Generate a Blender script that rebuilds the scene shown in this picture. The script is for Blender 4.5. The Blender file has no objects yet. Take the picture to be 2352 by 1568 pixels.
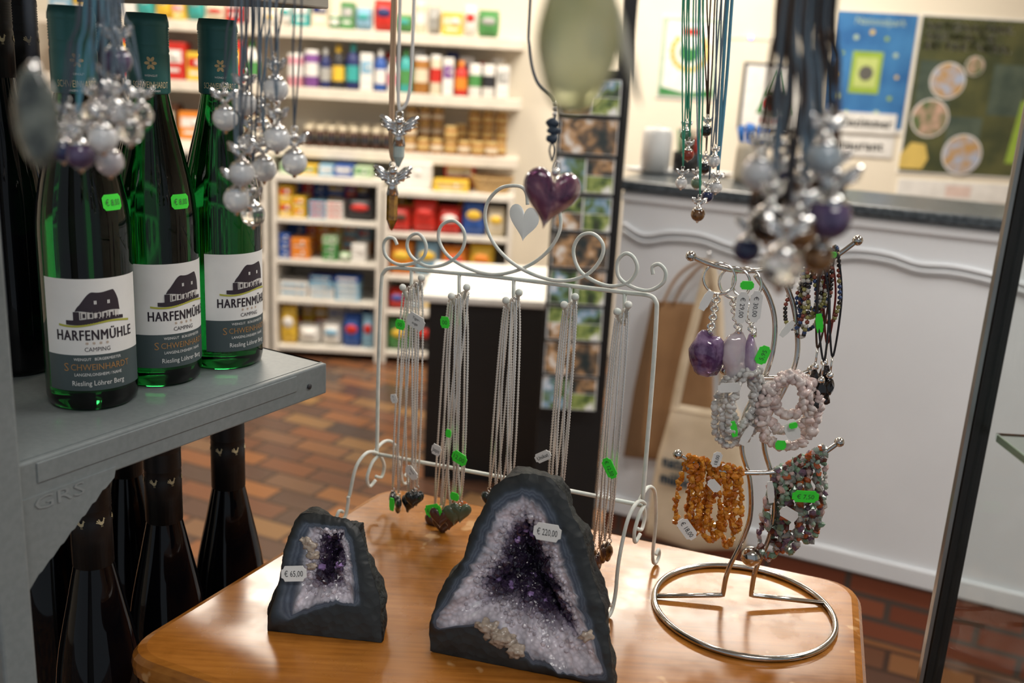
import bpy, bmesh, math, random
from mathutils import Vector, Matrix, noise
rnd = random.Random(7)
scene = bpy.context.scene
COL = scene.collection
V = Vector
# ------------------------------------------------------------ camera
W_, H_, F_ = 2352.0, 1568.0, 2352.0*35/36
PITCH = math.radians(15.4); ROLL = math.radians(3.3)
CAM = V((0, 0, 1.45))
fwd = V((0, math.cos(PITCH), -math.sin(PITCH)))
R0 = V((1, 0, 0)); U0 = V((0, math.sin(PITCH), math.cos(PITCH)))
cr, sr = math.cos(ROLL), math.sin(ROLL)
CX = R0*cr + U0*sr
CY = -R0*sr + U0*cr
cam = bpy.data.cameras.new("camera"); camo = bpy.data.objects.new("camera", cam)
COL.objects.link(camo)
m = Matrix.Identity(4)
for i in range(3):
    m[i][0] = CX[i]; m[i][1] = CY[i]; m[i][2] = -fwd[i]; m[i][3] = CAM[i]
camo.matrix_world = m
cam.lens = 35; cam.sensor_width = 36; cam.clip_start = 0.02
cam.dof.use_dof = True; cam.dof.focus_distance = 0.86; cam.dof.aperture_fstop = 5.0
scene.camera = camo

def ray(u, v):
    return fwd + CX*((u-W_/2)/F_) - CY*((v-H_/2)/F_)
def pz(u, v, z):
    d = ray(u, v); return CAM + d*((z-CAM.z)/d.z)
def py(u, v, y):
    d = ray(u, v); return CAM + d*(y/d.y)
def pd(u, v, dep):
    return CAM + ray(u, v)*dep
def pp(u, v, P, N):
    d = ray(u, v); return CAM + d*((P-CAM).dot(N)/d.dot(N))
TZ = 0.99; SZ = 1.17

# ------------------------------------------------------------ materials
_mc = {}
def M(name, col, rough=0.5, metal=0.0, trans=0.0, emit=0.0, col2=None, nscale=20, bump=0.0, bscale=60, coat=0.0, ior=1.45, detail=4, spec=None, dist=None):
    if name in _mc: return _mc[name]
    mt = bpy.data.materials.new(name); mt.use_nodes = True
    nt = mt.node_tree; b = nt.nodes["Principled BSDF"]
    c = (*col, 1) if len(col) == 3 else col
    b.inputs["Base Color"].default_value = c
    b.inputs["Roughness"].default_value = rough
    b.inputs["Metallic"].default_value = metal
    b.inputs["Transmission Weight"].default_value = trans
    b.inputs["IOR"].default_value = ior
    b.inputs["Coat Weight"].default_value = coat
    if spec is not None: b.inputs["Specular IOR Level"].default_value = spec
    if emit:
        b.inputs["Emission Color"].default_value = c
        b.inputs["Emission Strength"].default_value = emit
    tc = nt.nodes.new("ShaderNodeTexCoord")
    n = nt.nodes.new("ShaderNodeTexNoise"); n.inputs["Scale"].default_value = nscale; n.inputs["Detail"].default_value = detail
    nt.links.new(tc.outputs["Object"], n.inputs["Vector"])
    r = nt.nodes.new("ShaderNodeValToRGB")
    c2 = col2 if col2 else tuple(x*0.9 for x in col[:3])
    r.color_ramp.elements[0].color = c; r.color_ramp.elements[1].color = (*c2, 1)
    r.color_ramp.elements[0].position = 0.38; r.color_ramp.elements[1].position = 0.62
    nt.links.new(n.outputs["Fac"], r.inputs["Fac"]); nt.links.new(r.outputs["Color"], b.inputs["Base Color"])
    if bump:
        n2 = nt.nodes.new("ShaderNodeTexNoise"); n2.inputs["Scale"].default_value = bscale
        nt.links.new(tc.outputs["Object"], n2.inputs["Vector"])
        bp = nt.nodes.new("ShaderNodeBump"); bp.inputs["Strength"].default_value = bump; bp.inputs["Distance"].default_value = dist or 0.002
        nt.links.new(n2.outputs["Fac"], bp.inputs["Height"]); nt.links.new(bp.outputs["Normal"], b.inputs["Normal"])
    _mc[name] = mt
    return mt

def new_mat(name):
    mt = bpy.data.materials.new(name); mt.use_nodes = True
    return mt, mt.node_tree, mt.node_tree.nodes["Principled BSDF"]

def ramp(nt, stops, interp='LINEAR'):
    r = nt.nodes.new("ShaderNodeValToRGB"); r.color_ramp.interpolation = interp
    e = r.color_ramp.elements
    e[0].position = stops[0][0]; e[0].color = (*stops[0][1], 1)
    e[1].position = stops[-1][0]; e[1].color = (*stops[-1][1], 1)
    for p, c in stops[1:-1]:
        x = e.new(p); x.color = (*c, 1)
    return r

# wood
wood, nt, b = new_mat("varnished_wood")
tc = nt.nodes.new("ShaderNodeTexCoord"); mp = nt.nodes.new("ShaderNodeMapping")
mp.inputs["Rotation"].default_value = (0, 0, math.radians(20)); mp.inputs["Scale"].default_value = (5, 70, 70)
nt.links.new(tc.outputs["Object"], mp.inputs["Vector"])
n = nt.nodes.new("ShaderNodeTexNoise"); n.inputs["Scale"].default_value = 3.0; n.inputs["Detail"].default_value = 8
nt.links.new(mp.outputs["Vector"], n.inputs["Vector"])
r = ramp(nt, [(0.25, (0.25, 0.088, 0.013)), (0.5, (0.335, 0.125, 0.019)), (0.75, (0.40, 0.158, 0.027))])
nt.links.new(n.outputs["Fac"], r.inputs["Fac"])
n3 = nt.nodes.new("ShaderNodeTexNoise"); n3.inputs["Scale"].default_value = 8; n3.inputs["Detail"].default_value = 6; n3.inputs["Roughness"].default_value = 0.65
nt.links.new(tc.outputs["Object"], n3.inputs["Vector"])
mx = nt.nodes.new("ShaderNodeMix"); mx.data_type = 'RGBA'; mx.blend_type = 'MULTIPLY'; mx.inputs[0].default_value = 0.85
r2 = ramp(nt, [(0.32, (0.58, 0.50, 0.43)), (0.5, (0.92, 0.9, 0.88)), (0.66, (1, 1, 1))])
nt.links.new(n3.outputs["Fac"], r2.inputs["Fac"])
nt.links.new(r.outputs["Color"], mx.inputs[6]); nt.links.new(r2.outputs["Color"], mx.inputs[7])
nv = nt.nodes.new("ShaderNodeTexNoise"); nv.inputs["Scale"].default_value = 38; nv.inputs["Detail"].default_value = 2
nt.links.new(tc.outputs["Object"], nv.inputs["Vector"])
r3 = ramp(nt, [(0.69, (0, 0, 0)), (0.73, (1, 1, 1))]); nt.links.new(nv.outputs["Fac"], r3.inputs["Fac"])
mx2 = nt.nodes.new("ShaderNodeMix"); mx2.data_type = 'RGBA'; mx2.inputs[7].default_value = (0.46, 0.25, 0.10, 1)
nt.links.new(r3.outputs["Color"], mx2.inputs[0]); nt.links.new(mx.outputs[2], mx2.inputs[6])
nt.links.new(mx2.outputs[2], b.inputs["Base Color"])
rr_ = ramp(nt, [(0.35, (0.14, 0.14, 0.14)), (0.65, (0.34, 0.34, 0.34))]); nt.links.new(n3.outputs["Fac"], rr_.inputs["Fac"])
nt.links.new(rr_.outputs["Color"], b.inputs["Roughness"]); b.inputs["Specular IOR Level"].default_value = 0.45

# floor pavers
floorm, nt, b = new_mat("clay_pavers")
tc = nt.nodes.new("ShaderNodeTexCoord"); mp = nt.nodes.new("ShaderNodeMapping")
mp.inputs["Rotation"].default_value = (0, 0, math.radians(24))
nt.links.new(tc.outputs["Object"], mp.inputs["Vector"])
bt = nt.nodes.new("ShaderNodeTexBrick"); bt.inputs["Scale"].default_value = 1.0
bt.inputs["Brick Width"].default_value = 0.22; bt.inputs["Row Height"].default_value = 0.108
bt.inputs["Mortar Size"].default_value = 0.008; bt.inputs["Color1"].default_value = (0, 0, 0, 1); bt.inputs["Color2"].default_value = (1, 1, 1, 1)
bt.inputs["Mortar"].default_value = (0.5, 0.5, 0.5, 1)
nt.links.new(mp.outputs["Vector"], bt.inputs["Vector"])
r = ramp(nt, [(0.0, (0.075, 0.052, 0.042)), (0.2, (0.14, 0.065, 0.038)), (0.42, (0.22, 0.092, 0.040)), (0.6, (0.26, 0.115, 0.045)), (0.8, (0.14, 0.08, 0.052)), (1.0, (0.29, 0.16, 0.06))])
nt.links.new(bt.outputs["Color"], r.inputs["Fac"])
mx = nt.nodes.new("ShaderNodeMix"); mx.data_type = 'RGBA'; mx.inputs[7].default_value = (0.06, 0.038, 0.028, 1)
nt.links.new(bt.outputs["Fac"], mx.inputs[0]); nt.links.new(r.outputs["Color"], mx.inputs[6])
nt.links.new(mx.outputs[2], b.inputs["Base Color"]); b.inputs["Roughness"].default_value = 0.26

# brick plinth
brickm, nt, b = new_mat("red_brick")
tc = nt.nodes.new("ShaderNodeTexCoord")
sx = nt.nodes.new("ShaderNodeSeparateXYZ"); cx = nt.nodes.new("ShaderNodeCombineXYZ")
nt.links.new(tc.outputs["Object"], sx.inputs[0]); nt.links.new(sx.outputs[0], cx.inputs[0]); nt.links.new(sx.outputs[2], cx.inputs[1])
bt = nt.nodes.new("ShaderNodeTexBrick"); bt.inputs["Scale"].default_value = 1.0
bt.inputs["Brick Width"].default_value = 0.20; bt.inputs["Row Height"].default_value = 0.062; bt.inputs["Mortar Size"].default_value = 0.008
bt.inputs["Color1"].default_value = (0.22, 0.06, 0.028, 1); bt.inputs["Color2"].default_value = (0.33, 0.10, 0.045, 1); bt.inputs["Mortar"].default_value = (0.10, 0.075, 0.06, 1)
nt.links.new(cx.outputs[0], bt.inputs["Vector"]); nt.links.new(bt.outputs["Color"], b.inputs["Base Color"]); b.inputs["Roughness"].default_value = 0.8

# vertex colour crystal
def vcol_mat(name, rough, coat, nscale, bump, mulf=0.8):
    mt, nt, b = new_mat(name)
    at = nt.nodes.new("ShaderNodeAttribute"); at.attribute_name = "Col"
    tc = nt.nodes.new("ShaderNodeTexCoord")
    n = nt.nodes.new("ShaderNodeTexVoronoi"); n.inputs["Scale"].default_value = nscale
    nt.links.new(tc.outputs["Object"], n.inputs["Vector"])
    r = ramp(nt, [(0.0, (1.15, 1.12, 1.18)), (0.8, (0.62, 0.6, 0.66))])
    nt.links.new(n.outputs["Distance"], r.inputs["Fac"])
    mx = nt.nodes.new("ShaderNodeMix"); mx.data_type = 'RGBA'; mx.blend_type = 'MULTIPLY'; mx.inputs[0].default_value = mulf
    nt.links.new(at.outputs["Color"], mx.inputs[6]); nt.links.new(r.outputs["Color"], mx.inputs[7])
    nt.links.new(mx.outputs[2], b.inputs["Base Color"])
    if bump:
        bp = nt.nodes.new("ShaderNodeBump"); bp.inputs["Strength"].default_value = bump; bp.inputs["Distance"].default_value = 0.002
        nt.links.new(n.outputs["Distance"], bp.inputs["Height"]); nt.links.new(bp.outputs["Normal"], b.inputs["Normal"])
    b.inputs["Roughness"].default_value = rough; b.inputs["Coat Weight"].default_value = coat
    return mt
crystalm = vcol_mat("amethyst_crystal", 0.20, 0.3, 260, 0.5)
agatem = vcol_mat("banded_agate", 0.42, 0.0, 150, 0.25, 0.4)
rockm = M("dark_basalt_rind", (0.026, 0.030, 0.028), 0.68, col2=(0.008, 0.010, 0.011), nscale=60, bump=0.9, bscale=200, spec=0.35, dist=0.003)

silver = M("silver", (0.80, 0.79, 0.77), 0.12, 1.0)
chainm = M("silver_chain", (0.90, 0.88, 0.85), 0.28, 0.75)
chrome = M("chrome", (0.55, 0.53, 0.50), 0.14, 1.0)
wirem = M("mint_enamel_wire", (0.58, 0.63, 0.58), 0.4, col2=(0.70, 0.71, 0.66), nscale=90)
white = M("white_gloss", (0.8, 0.8, 0.77), 0.35)
cream = M("cream_paint", (0.82, 0.76, 0.63), 0.6, col2=(0.77, 0.71, 0.59), nscale=3)
rackgrey = M("grey_powder_coat", (0.19, 0.215, 0.22), 0.42, col2=(0.17, 0.195, 0.20), nscale=200)
rackbeige = M("beige_powder_coat", (0.40, 0.37, 0.31), 0.5)
blackm = M("black_laminate", (0.010, 0.010, 0.010), 0.5)
tagw = M("tag_white", (0.82, 0.82, 0.80), 0.5)
tagg = M("tag_neon_green", (0.045, 0.70, 0.04), 0.5, emit=0.06)
inkm = M("ink_black", (0.03, 0.03, 0.035), 0.6)
inkgrey = M("ink_grey", (0.05, 0.12, 0.05), 0.6)
gold = M("gold_foil", (0.62, 0.45, 0.22), 0.4, 0.5)
goldp = M("gold_print", (0.70, 0.62, 0.38), 0.5)
greenglass = M("green_bottle_glass", (0.003, 0.090, 0.015), 0.02, trans=1.0, ior=1.42, col2=(0.003, 0.085, 0.014))
blackglass = M("black_bottle_glass", (0.002, 0.002, 0.003), 0.05, spec=0.35)
tealcap = M("teal_screw_cap", (0.045, 0.19, 0.185), 0.38, 0.15)
blackcap = M("black_capsule", (0.010, 0.010, 0.011), 0.45)
glassm = M("clear_glass", (0.90, 0.92, 0.91), 0.01, trans=1.0, ior=1.08, col2=(0.89, 0.91, 0.90))

# ------------------------------------------------------------ mesh builder
_cb = {}
def cbox_data(sx, sy, sz, bev):
    k = (round(sx, 4), round(sy, 4), round(sz, 4), round(bev, 4))
    if k not in _cb:
        bm = bmesh.new(); bmesh.ops.create_cube(bm, size=1)
        for v in bm.verts: v.co = V((v.co.x*sx, v.co.y*sy, v.co.z*sz))
        if bev > 0: bmesh.ops.bevel(bm, geom=list(bm.edges), offset=bev, segments=2, affect='EDGES', profile=0.5)
        bm.verts.index_update()
        _cb[k] = ([v.co.copy() for v in bm.verts], [[v.index for v in f.verts] for f in bm.faces]); bm.free()
    return _cb[k]
_ico = {}
def ico_data(sub):
    if sub not in _ico:
        bm = bmesh.new(); bmesh.ops.create_icosphere(bm, subdivisions=sub, radius=1); bm.verts.index_update()
        _ico[sub] = ([v.co.copy() for v in bm.verts], [[v.index for v in f.verts] for f in bm.faces]); bm.free()
    return _ico[sub]
_tx = {}
def text_data(s, spaced=False):
    k = (s, spaced)
    if k not in _tx:
        cu = bpy.data.curves.new("t", 'FONT'); cu.body = s; cu.resolution_u = 2
        if spaced: cu.space_character = 1.12
        ob = bpy.data.objects.new("t", cu); COL.objects.link(ob)
        bpy.context.view_layer.update()
        me = bpy.data.meshes.new_from_object(ob.evaluated_get(bpy.context.evaluated_depsgraph_get()))
        vs = [(v.co.x, v.co.y) for v in me.vertices]; fs = [list(p.vertices) for p in me.polygons]
        bpy.data.objects.remove(ob); bpy.data.curves.remove(cu); bpy.data.meshes.remove(me)
        if vs:
            x0 = min(v[0] for v in vs); x1 = max(v[0] for v in vs)
            vs = [(x-(x0+x1)/2, y) for x, y in vs]
            _tx[k] = (vs, fs, x1-x0)
        else: _tx[k] = ([], [], 1)
    return _tx[k]
def catmull(pts, n=6, closed=False):
    P = [V(p) for p in pts]; out = []; N = len(P)
    rng = range(N if closed else N-1)
    for i in rng:
        if closed: a, b_, c, d = P[(i-1) % N], P[i], P[(i+1) % N], P[(i+2) % N]
        else: a, b_, c, d = P[max(i-1, 0)], P[i], P[i+1], P[min(i+2, N-1)]
        for k in range(n):
            t = k/n
            out.append(0.5*((2*b_)+(c-a)*t+(2*a-5*b_+4*c-d)*t*t+(3*b_-a-3*c+d)*t**3))
    if not closed: out.append(P[-1])
    return out
class MB:
    def __init__(s): s.v = []; s.f = []; s.m = []; s.sm = []; s.mats = []; s.c = {}
    def mi(s, mat):
        if mat not in s.mats: s.mats.append(mat)
        return s.mats.index(mat)
    def add(s, vs, fs, mat, T=None, smooth=True, col=None):
        o = len(s.v); k = s.mi(mat)
        if T is None: s.v += [V(p) for p in vs]
        elif isinstance(T, Matrix): s.v += [T @ V(p) for p in vs]
        else: s.v += [V(T(V(p))) for p in vs]
        if col is not None:
            for i in range(len(vs)): s.c[o+i] = col[i] if isinstance(col, list) else col
        for f in fs: s.f.append([i+o for i in f]); s.m.append(k); s.sm.append(smooth)
        return s
    def box(s, size, c, mat, bev=0.0, T=None, smooth=False):
        vs, fs = cbox_data(*size, bev); c = V(c)
        vs = [p+c for p in vs]
        return s.add(vs, fs, mat, T, smooth)
    def obox(s, c, ax, ay, az, mat, bev=0.0):
        vs, fs = cbox_data(2*ax.length, 2*ay.length, 2*az.length, bev)
        X, Y, Z = ax.normalized(), ay.normalized(), az.normalized()
        return s.add(vs, fs, mat, lambda p: V(c)+X*p.x+Y*p.y+Z*p.z, False)
    def lathe(s, prof, mat, seg=24, T=None, smooth=True):
        vs = []; fs = []; idx = []
        for r, z in prof:
            if r < 1e-6: idx.append([len(vs)]); vs.append((0, 0, z))
            else:
                idx.append(list(range(len(vs), len(vs)+seg)))
                for i in range(seg):
                    a = 2*math.pi*i/seg; vs.append((r*math.cos(a), r*math.sin(a), z))
        for a, b_ in zip(idx, idx[1:]):
            for i in range(seg):
                j = (i+1) % seg
                if len(a) == 1 and len(b_) == 1: continue
                if len(a) == 1: fs.append([a[0], b_[j], b_[i]])
                elif len(b_) == 1: fs.append([a[i], a[j], b_[0]])
                else: fs.append([a[i], a[j], b_[j], b_[i]])
        return s.add(vs, fs, mat, T, smooth)
    def tube(s, pts, r, mat, seg=8, closed=False, rf=None, smooth=True):
        P = [V(p) for p in pts]; n = len(P); vs = []; fs = []
        T0 = (P[1]-P[0]).normalized()
        up = V((0, 0, 1)) if abs(T0.z) < 0.9 else V((1, 0, 0))
        nn = T0.cross(up).normalized()
        for i in range(n):
            if closed: t = (P[(i+1) % n]-P[i-1])
            else: t = P[min(i+1, n-1)]-P[max(i-1, 0)]
            if t.length < 1e-9: t = T0.copy()
            t.normalize()
            nn = nn-t*nn.dot(t)
            if nn.length < 1e-6: nn = t.orthogonal()
            nn.normalize(); bb = t.cross(nn)
            rr = rf(i, n) if rf else r
            for k in range(seg):
                a = 2*math.pi*k/seg; vs.append(P[i]+nn*math.cos(a)*rr+bb*math.sin(a)*rr)
        for i in range(n if closed else n-1):
            for k in range(seg):
                a = i*seg+k; b_ = i*seg+(k+1) % seg; c = ((i+1) % n)*seg+(k+1) % seg; d = ((i+1) % n)*seg+k
                fs.append([a, b_, c, d])
        if not closed:
            fs.append(list(range(seg))[::-1]); fs.append(list(range((n-1)*seg, n*seg)))
        return s.add(vs, fs, mat, None, smooth)
    def ball(s, c, r, mat, sub=2, amp=0.0, seed=0, smooth=True, col=None, R=None):
        vs, fs = ico_data(sub); c = V(c)
        if not hasattr(r, '__len__'): r = (r, r, r)
        o = []
        for p in vs:
            q = V((p.x*r[0], p.y*r[1], p.z*r[2]))
            if amp: q *= 1+amp*noise.noise(p*1.7+V((seed*3.1, seed*1.7, seed)))
            if R: q = R @ q
            o.append(q+c)
        return s.add(o, fs, mat, None, smooth, col)
    def poly(s, pts, mat, T=None): return s.add(pts, [list(range(len(pts)))], mat, T, False)
    def text(s, t, h, mat, place, x=0, y=0, width=None, bold=0.0, align='C'):
        vs, fs, w = text_data(t, bold > 0)
        if not vs: return s
        sc = h/0.7; sxx = sc if width is None else width/w
        ox = x + (w*sxx/2 if align == 'L' else 0)
        shifts = [(0, 0)] if bold <= 0 else [(-bold*sc, -bold*sc*.5), (bold*sc, -bold*sc*.5), (-bold*sc, bold*sc*.5), (bold*sc, bold*sc*.5), (0, 0)]
        for dx, dy in shifts:
            s.add([(a*sxx+ox+dx, c*sc+y+dy, 0) for a, c in vs], fs, mat, lambda p: place(p.x, p.y), False)
        return s
    def puffy(s, outl, N, tf, tb, mat, rings=6, c=None, smooth=True, powr=0.5):
        O = [V(p) for p in outl]; n = len(O)
        c = V(c) if c is not None else sum(O, V((0, 0, 0)))/n
        N = V(N)
        for sgn, th in ((1, tf), (-1, tb)):
            vs = [c+N*th*sgn]; fs = []
            for k in range(1, rings+1):
                f = math.sin(k/rings*math.pi/2) if th > 0 else k/rings
                h = th*(max(0, 1-f*f))**powr
                for p in O: vs.append(c+(p-c)*f+N*h*sgn)
            for i in range(n):
                j = (i+1) % n; fs.append([0, 1+i, 1+j] if sgn > 0 else [0, 1+j, 1+i])
            for k in range(rings-1):
                a = 1+k*n; b_ = a+n
                for i in range(n):
                    j = (i+1) % n; q = [a+i, b_+i, b_+j, a+j]
                    fs.append(q if sgn > 0 else q[::-1])
            s.add(vs, fs, mat, None, smooth)
        return s

WL = {}
def finish_mesh(mb, name, off):
    me = bpy.data.meshes.new(name)
    me.from_pydata([tuple(p-off) for p in mb.v], [], mb.f)
    for mt in mb.mats: me.materials.append(mt)
    me.polygons.foreach_set("material_index", mb.m)
    me.polygons.foreach_set("use_smooth", mb.sm)
    if mb.c:
        ca = me.color_attributes.new("Col", 'FLOAT_COLOR', 'POINT')
        for i in range(len(mb.v)):
            c = mb.c.get(i, (0.5, 0.5, 0.5)); ca.data[i].color = (c[0], c[1], c[2], 1)
    me.update()
    return me
def props(ob, label=None, cat=None, group=None, kind=None):
    if label: ob["label"] = label
    if cat: ob["category"] = cat
    if group: ob["group"] = group
    if kind: ob["kind"] = kind
def thing(name, loc, label, cat, group=None, rotz=0.0):
    e = bpy.data.objects.new(name, None); e.empty_display_size = 0.02
    e.location = loc; e.rotation_euler[2] = rotz; COL.objects.link(e); WL[e] = V(loc)
    props(e, label, cat, group); return e
def part(mb, name, parent, label=None, local=False):
    off = V((0, 0, 0)) if local else WL[parent]
    ob = bpy.data.objects.new(name, finish_mesh(mb, name, off)); COL.objects.link(ob)
    ob.parent = parent; WL[ob] = WL[parent].copy()
    if label: ob["label"] = label
    return ob
def single(mb, name, label, cat, loc=None, group=None, kind=None):
    if loc is None:
        lo = [min(p[i] for p in mb.v) for i in range(3)]; hi = [max(p[i] for p in mb.v) for i in range(3)]
        loc = V(((lo[0]+hi[0])/2, (lo[1]+hi[1])/2, lo[2]))
    loc = V(loc)
    ob = bpy.data.objects.new(name, finish_mesh(mb, name, loc)); ob.location = loc; COL.objects.link(ob); WL[ob] = loc
    props(ob, label, cat, group, kind); return ob
def structure(mb, name):
    ob = bpy.data.objects.new(name, finish_mesh(mb, name, V((0, 0, 0)))); COL.objects.link(ob); ob["kind"] = "structure"; return ob
def frame(o, r, u):
    o = V(o); r = V(r); u = V(u)
    return lambda x, y: o+r*x+u*y

# ------------------------------------------------------------ room
WY = 5.1
structure(MB().box((8, 7.5, 0.1), (0.4, 2.0, -0.05), floorm), "floor")
structure(MB().box((8, 0.1, 2.8), (0.4, WY+0.05, 1.4), cream), "wall_back")
structure(MB().box((0.1, 6.6, 2.8), (-3.65, 1.8, 1.4), cream), "wall_left")
structure(MB().box((0.1, 6.6, 2.8), (4.3, 1.8, 1.4), cream), "wall_right")
structure(MB().box((8, 7.5, 0.1), (0.4, 2.0, 2.85), M("ceiling_white", (0.8, 0.79, 0.75), 0.8)), "ceiling")
lampm = M("lamp_diffuser", (1.0, 0.94, 0.84), 0.5, emit=3.0)
def lamp(x, y, sx, sy, power, c=(1.0, 0.90, 0.77)):
    t = thing("unseen_ceiling_lamp", (x, y, 2.8), "unseen white rectangular ceiling lamp with glowing diffuser", "lamp")
    part(MB().box((sx+0.04, sy+0.04, 0.05), (x, y, 2.775), white, 0.006), "housing", t)
    part(MB().box((sx, sy, 0.012), (x, y, 2.746), lampm), "diffuser", t)
    L = bpy.data.lights.new("lamp_light", 'AREA'); L.shape = 'RECTANGLE'; L.size = sx; L.size_y = sy; L.energy = power; L.color = c
    o = bpy.data.objects.new("lamp_light", L); o.location = (x, y, 2.735); COL.objects.link(o)
neu = (1.0, 0.97, 0.93)
lamp(-1.2, 3.7, 1.2, 0.3, 60); lamp(0.9, 4.0, 1.2, 0.3, 60); lamp(1.5, 1.3, 0.3, 1.2, 36, neu)  # the neutral lamp is added to brighten the counter front
lamp(0.15, 1.35, 0.3, 0.15, 9, neu); lamp(-1.9, 1.6, 0.3, 1.0, 8, neu); lamp(0.5, -0.7, 0.9, 0.4, 16, neu)  # the camera-side lamp is added fill for foreground and counter
wd = bpy.data.worlds.new("world"); scene.world = wd; wd.use_nodes = True
wd.node_tree.nodes["Background"].inputs[0].default_value = (0.80, 0.90, 1.0, 1)
wd.node_tree.nodes["Background"].inputs[1].default_value = 0.36

# ------------------------------------------------------------ products
def C(n, c, **k): return M("pack_"+n, c, k.pop("rough", 0.4), **k)
PAL = {"red": (0.58, 0.03, 0.02), "blue": (0.03, 0.10, 0.38), "yellow": (0.80, 0.52, 0.05), "white": (0.80, 0.78, 0.74), "green": (0.08, 0.28, 0.08),
       "orange": (0.78, 0.25, 0.03), "lightblue": (0.25, 0.46, 0.62), "black": (0.03, 0.03, 0.035), "pink": (0.70, 0.30, 0.36), "teal": (0.05, 0.38, 0.36),
       "brown": (0.075, 0.03, 0.015), "cream": (0.74, 0.65, 0.48), "navy": (0.02, 0.03, 0.13), "purple": (0.22, 0.08, 0.30), "honey": (0.40, 0.17, 0.035), "gold": (0.60, 0.42, 0.16), "palegreen": (0.50, 0.66, 0.42), "grey": (0.40, 0.40, 0.38)}
_pm = {}
def prod_mesh(kind, w, d, h, c1, c2):
    k = (kind, w, d, h, c1, c2)
    if k in _pm: return _pm[k]
    a = C(c1, PAL[c1]); b_ = C(c2, PAL[c2]); wt = C("white", PAL["white"])
    mb = MB()
    if kind == "carton":
        mb.box((w, d, h), (0, 0, h/2), a, min(0.004, w*0.1))
        mb.box((w*0.8, 0.003, h*0.34), (0, -d/2, h*0.62), b_, 0.001)
        mb.box((w*0.6, 0.003, h*0.10), (0, -d/2, h*0.25), wt, 0.001)
        mb.lathe([(0, 0), (min(w, h)*0.15, 0), (min(w, h)*0.15, 0.003), (0, 0.003)], wt, 12, Matrix.Translation((w*0.15, -d/2, h*0.62)) @ Matrix.Rotation(math.pi/2, 4, 'X'))
    elif kind == "bag":
        o = []
        for i in range(28):
            t = 2*math.pi*i/28; cx, sy_ = math.cos(t), math.sin(t)
            o.append(V((w/2*math.copysign(abs(cx)**0.35, cx), 0, h/2+h/2*0.94*math.copysign(abs(sy_)**0.35, sy_))))
        mb.puffy(o, (0, -1, 0), d*0.5, d*0.5, a, 6, (0, 0, h/2))
        mb.box((w*0.96, 0.004, h*0.07), (0, 0, h*0.965), a, 0.001); mb.box((w*0.96, 0.004, h*0.05), (0, 0, h*0.025), a, 0.001)
        mb.puffy([V((w*0.33*math.cos(t*math.pi/8), -d*0.42, h*0.58+h*0.16*math.sin(t*math.pi/8))) for t in range(16)], (0, -1, 0), 0.006*1.5+d*0.05, d*0.02, b_, 3)
    elif kind == "jar":
        r_ = w/2
        mb.lathe([(0, 0), (r_*0.9, 0), (r_, h*0.06), (r_, h*0.68), (r_*0.85, h*0.77), (r_*0.8, h*0.78), (0, h*0.78)], a, 18)
        mb.lathe([(r_*1.01, h*0.24), (r_*1.02, h*0.25), (r_*1.02, h*0.56), (r_*1.01, h*0.57)], b_, 18)
        mb.lathe([(r_*0.88, h*0.78), (r_*0.92, h*0.80), (r_*0.92, h*0.97), (r_*0.86, h), (0, h)], C("cream", PAL["cream"]) if c1 == "brown" else C("gold", PAL["gold"]), 18)
    elif kind == "bottle":
        r_ = w/2
        mb.lathe([(0, 0), (r_*0.9, 0), (r_, h*0.03), (r_, h*0.66), (r_*0.75, h*0.76), (r_*0.4, h*0.80), (r_*0.4, h*0.84), (0, h*0.84)], a, 16)
        mb.lathe([(r_*1.02, h*0.18), (r_*1.02, h*0.52)], b_, 16)
        mb.lathe([(r_*0.45, h*0.83), (r_*0.48, h*0.85), (r_*0.42, h), (0, h)], b_, 16)
    elif kind == "can":
        r_ = w/2
        mb.lathe([(0, 0), (r_*0.95, 0), (r_, h*0.02), (r_, h*0.88), (r_*0.97, h*0.9)], a, 18)
        mb.lathe([(r_*1.02, h*0.3), (r_*1.02, h*0.66)], b_, 18)
        mb.lathe([(r_*0.98, h*0.88), (r_*1.0, h*0.9), (r_*0.98, h*0.99), (r_*0.9, h), (0, h)], wt, 18)
    _pm[k] = finish_mesh(mb, kind, V((0, 0, 0)))
    return _pm[k]
NM = {"carton": ("food_carton", "cardboard food carton", "box"), "bag": ("snack_bag", "foil snack bag", "bag"),
      "jar": ("preserve_jar", "lidded preserve jar", "jar"), "bottle": ("toiletry_bottle", "plastic toiletry bottle", "bottle"), "can": ("canister", "printed round canister", "can")}
prnd = random.Random(11)
def prod(kind, x, y, z, w, d, h, c1, c2, grp, where, rz=0):
    me = prod_mesh(kind, w, d, h, c1, c2); nm, lb, cat = NM[kind]
    ob = bpy.data.objects.new(nm, me); ob.location = (x, y, z); ob.rotation_euler[2] = rz; COL.objects.link(ob)
    cn = {"lightblue": "light blue", "palegreen": "pale green"}
    a, b_ = cn.get(c1, c1), cn.get(c2, c2)
    props(ob, ("%s %s %s" % (a, lb, where)) if a == b_ else ("%s and %s %s %s" % (a, b_, lb, where)), cat, grp)
    return ob
def row(x0, x1, yf, z, spec, grp, where, maxstack=0.0):
    x = x0; i = 0
    while True:
        kind, w, d, h, c1, c2 = spec[i % len(spec)]; i += 1
        if x+w > x1: break
        st = 1
        if kind in ("carton", "jar") and maxstack:
            st = max(1, int(maxstack//h))
            if st > 1 and prnd.random() < 0.3: st -= 1
        for s in range(st):
            jit = prnd.uniform(-0.05, 0.05) if kind == "carton" else 0
            prod(kind, x+w/2, yf+d/2+0.014, z+s*h+0.0005, w, d, h, c1, c2, grp, where, jit)
        x += w+0.006
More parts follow.
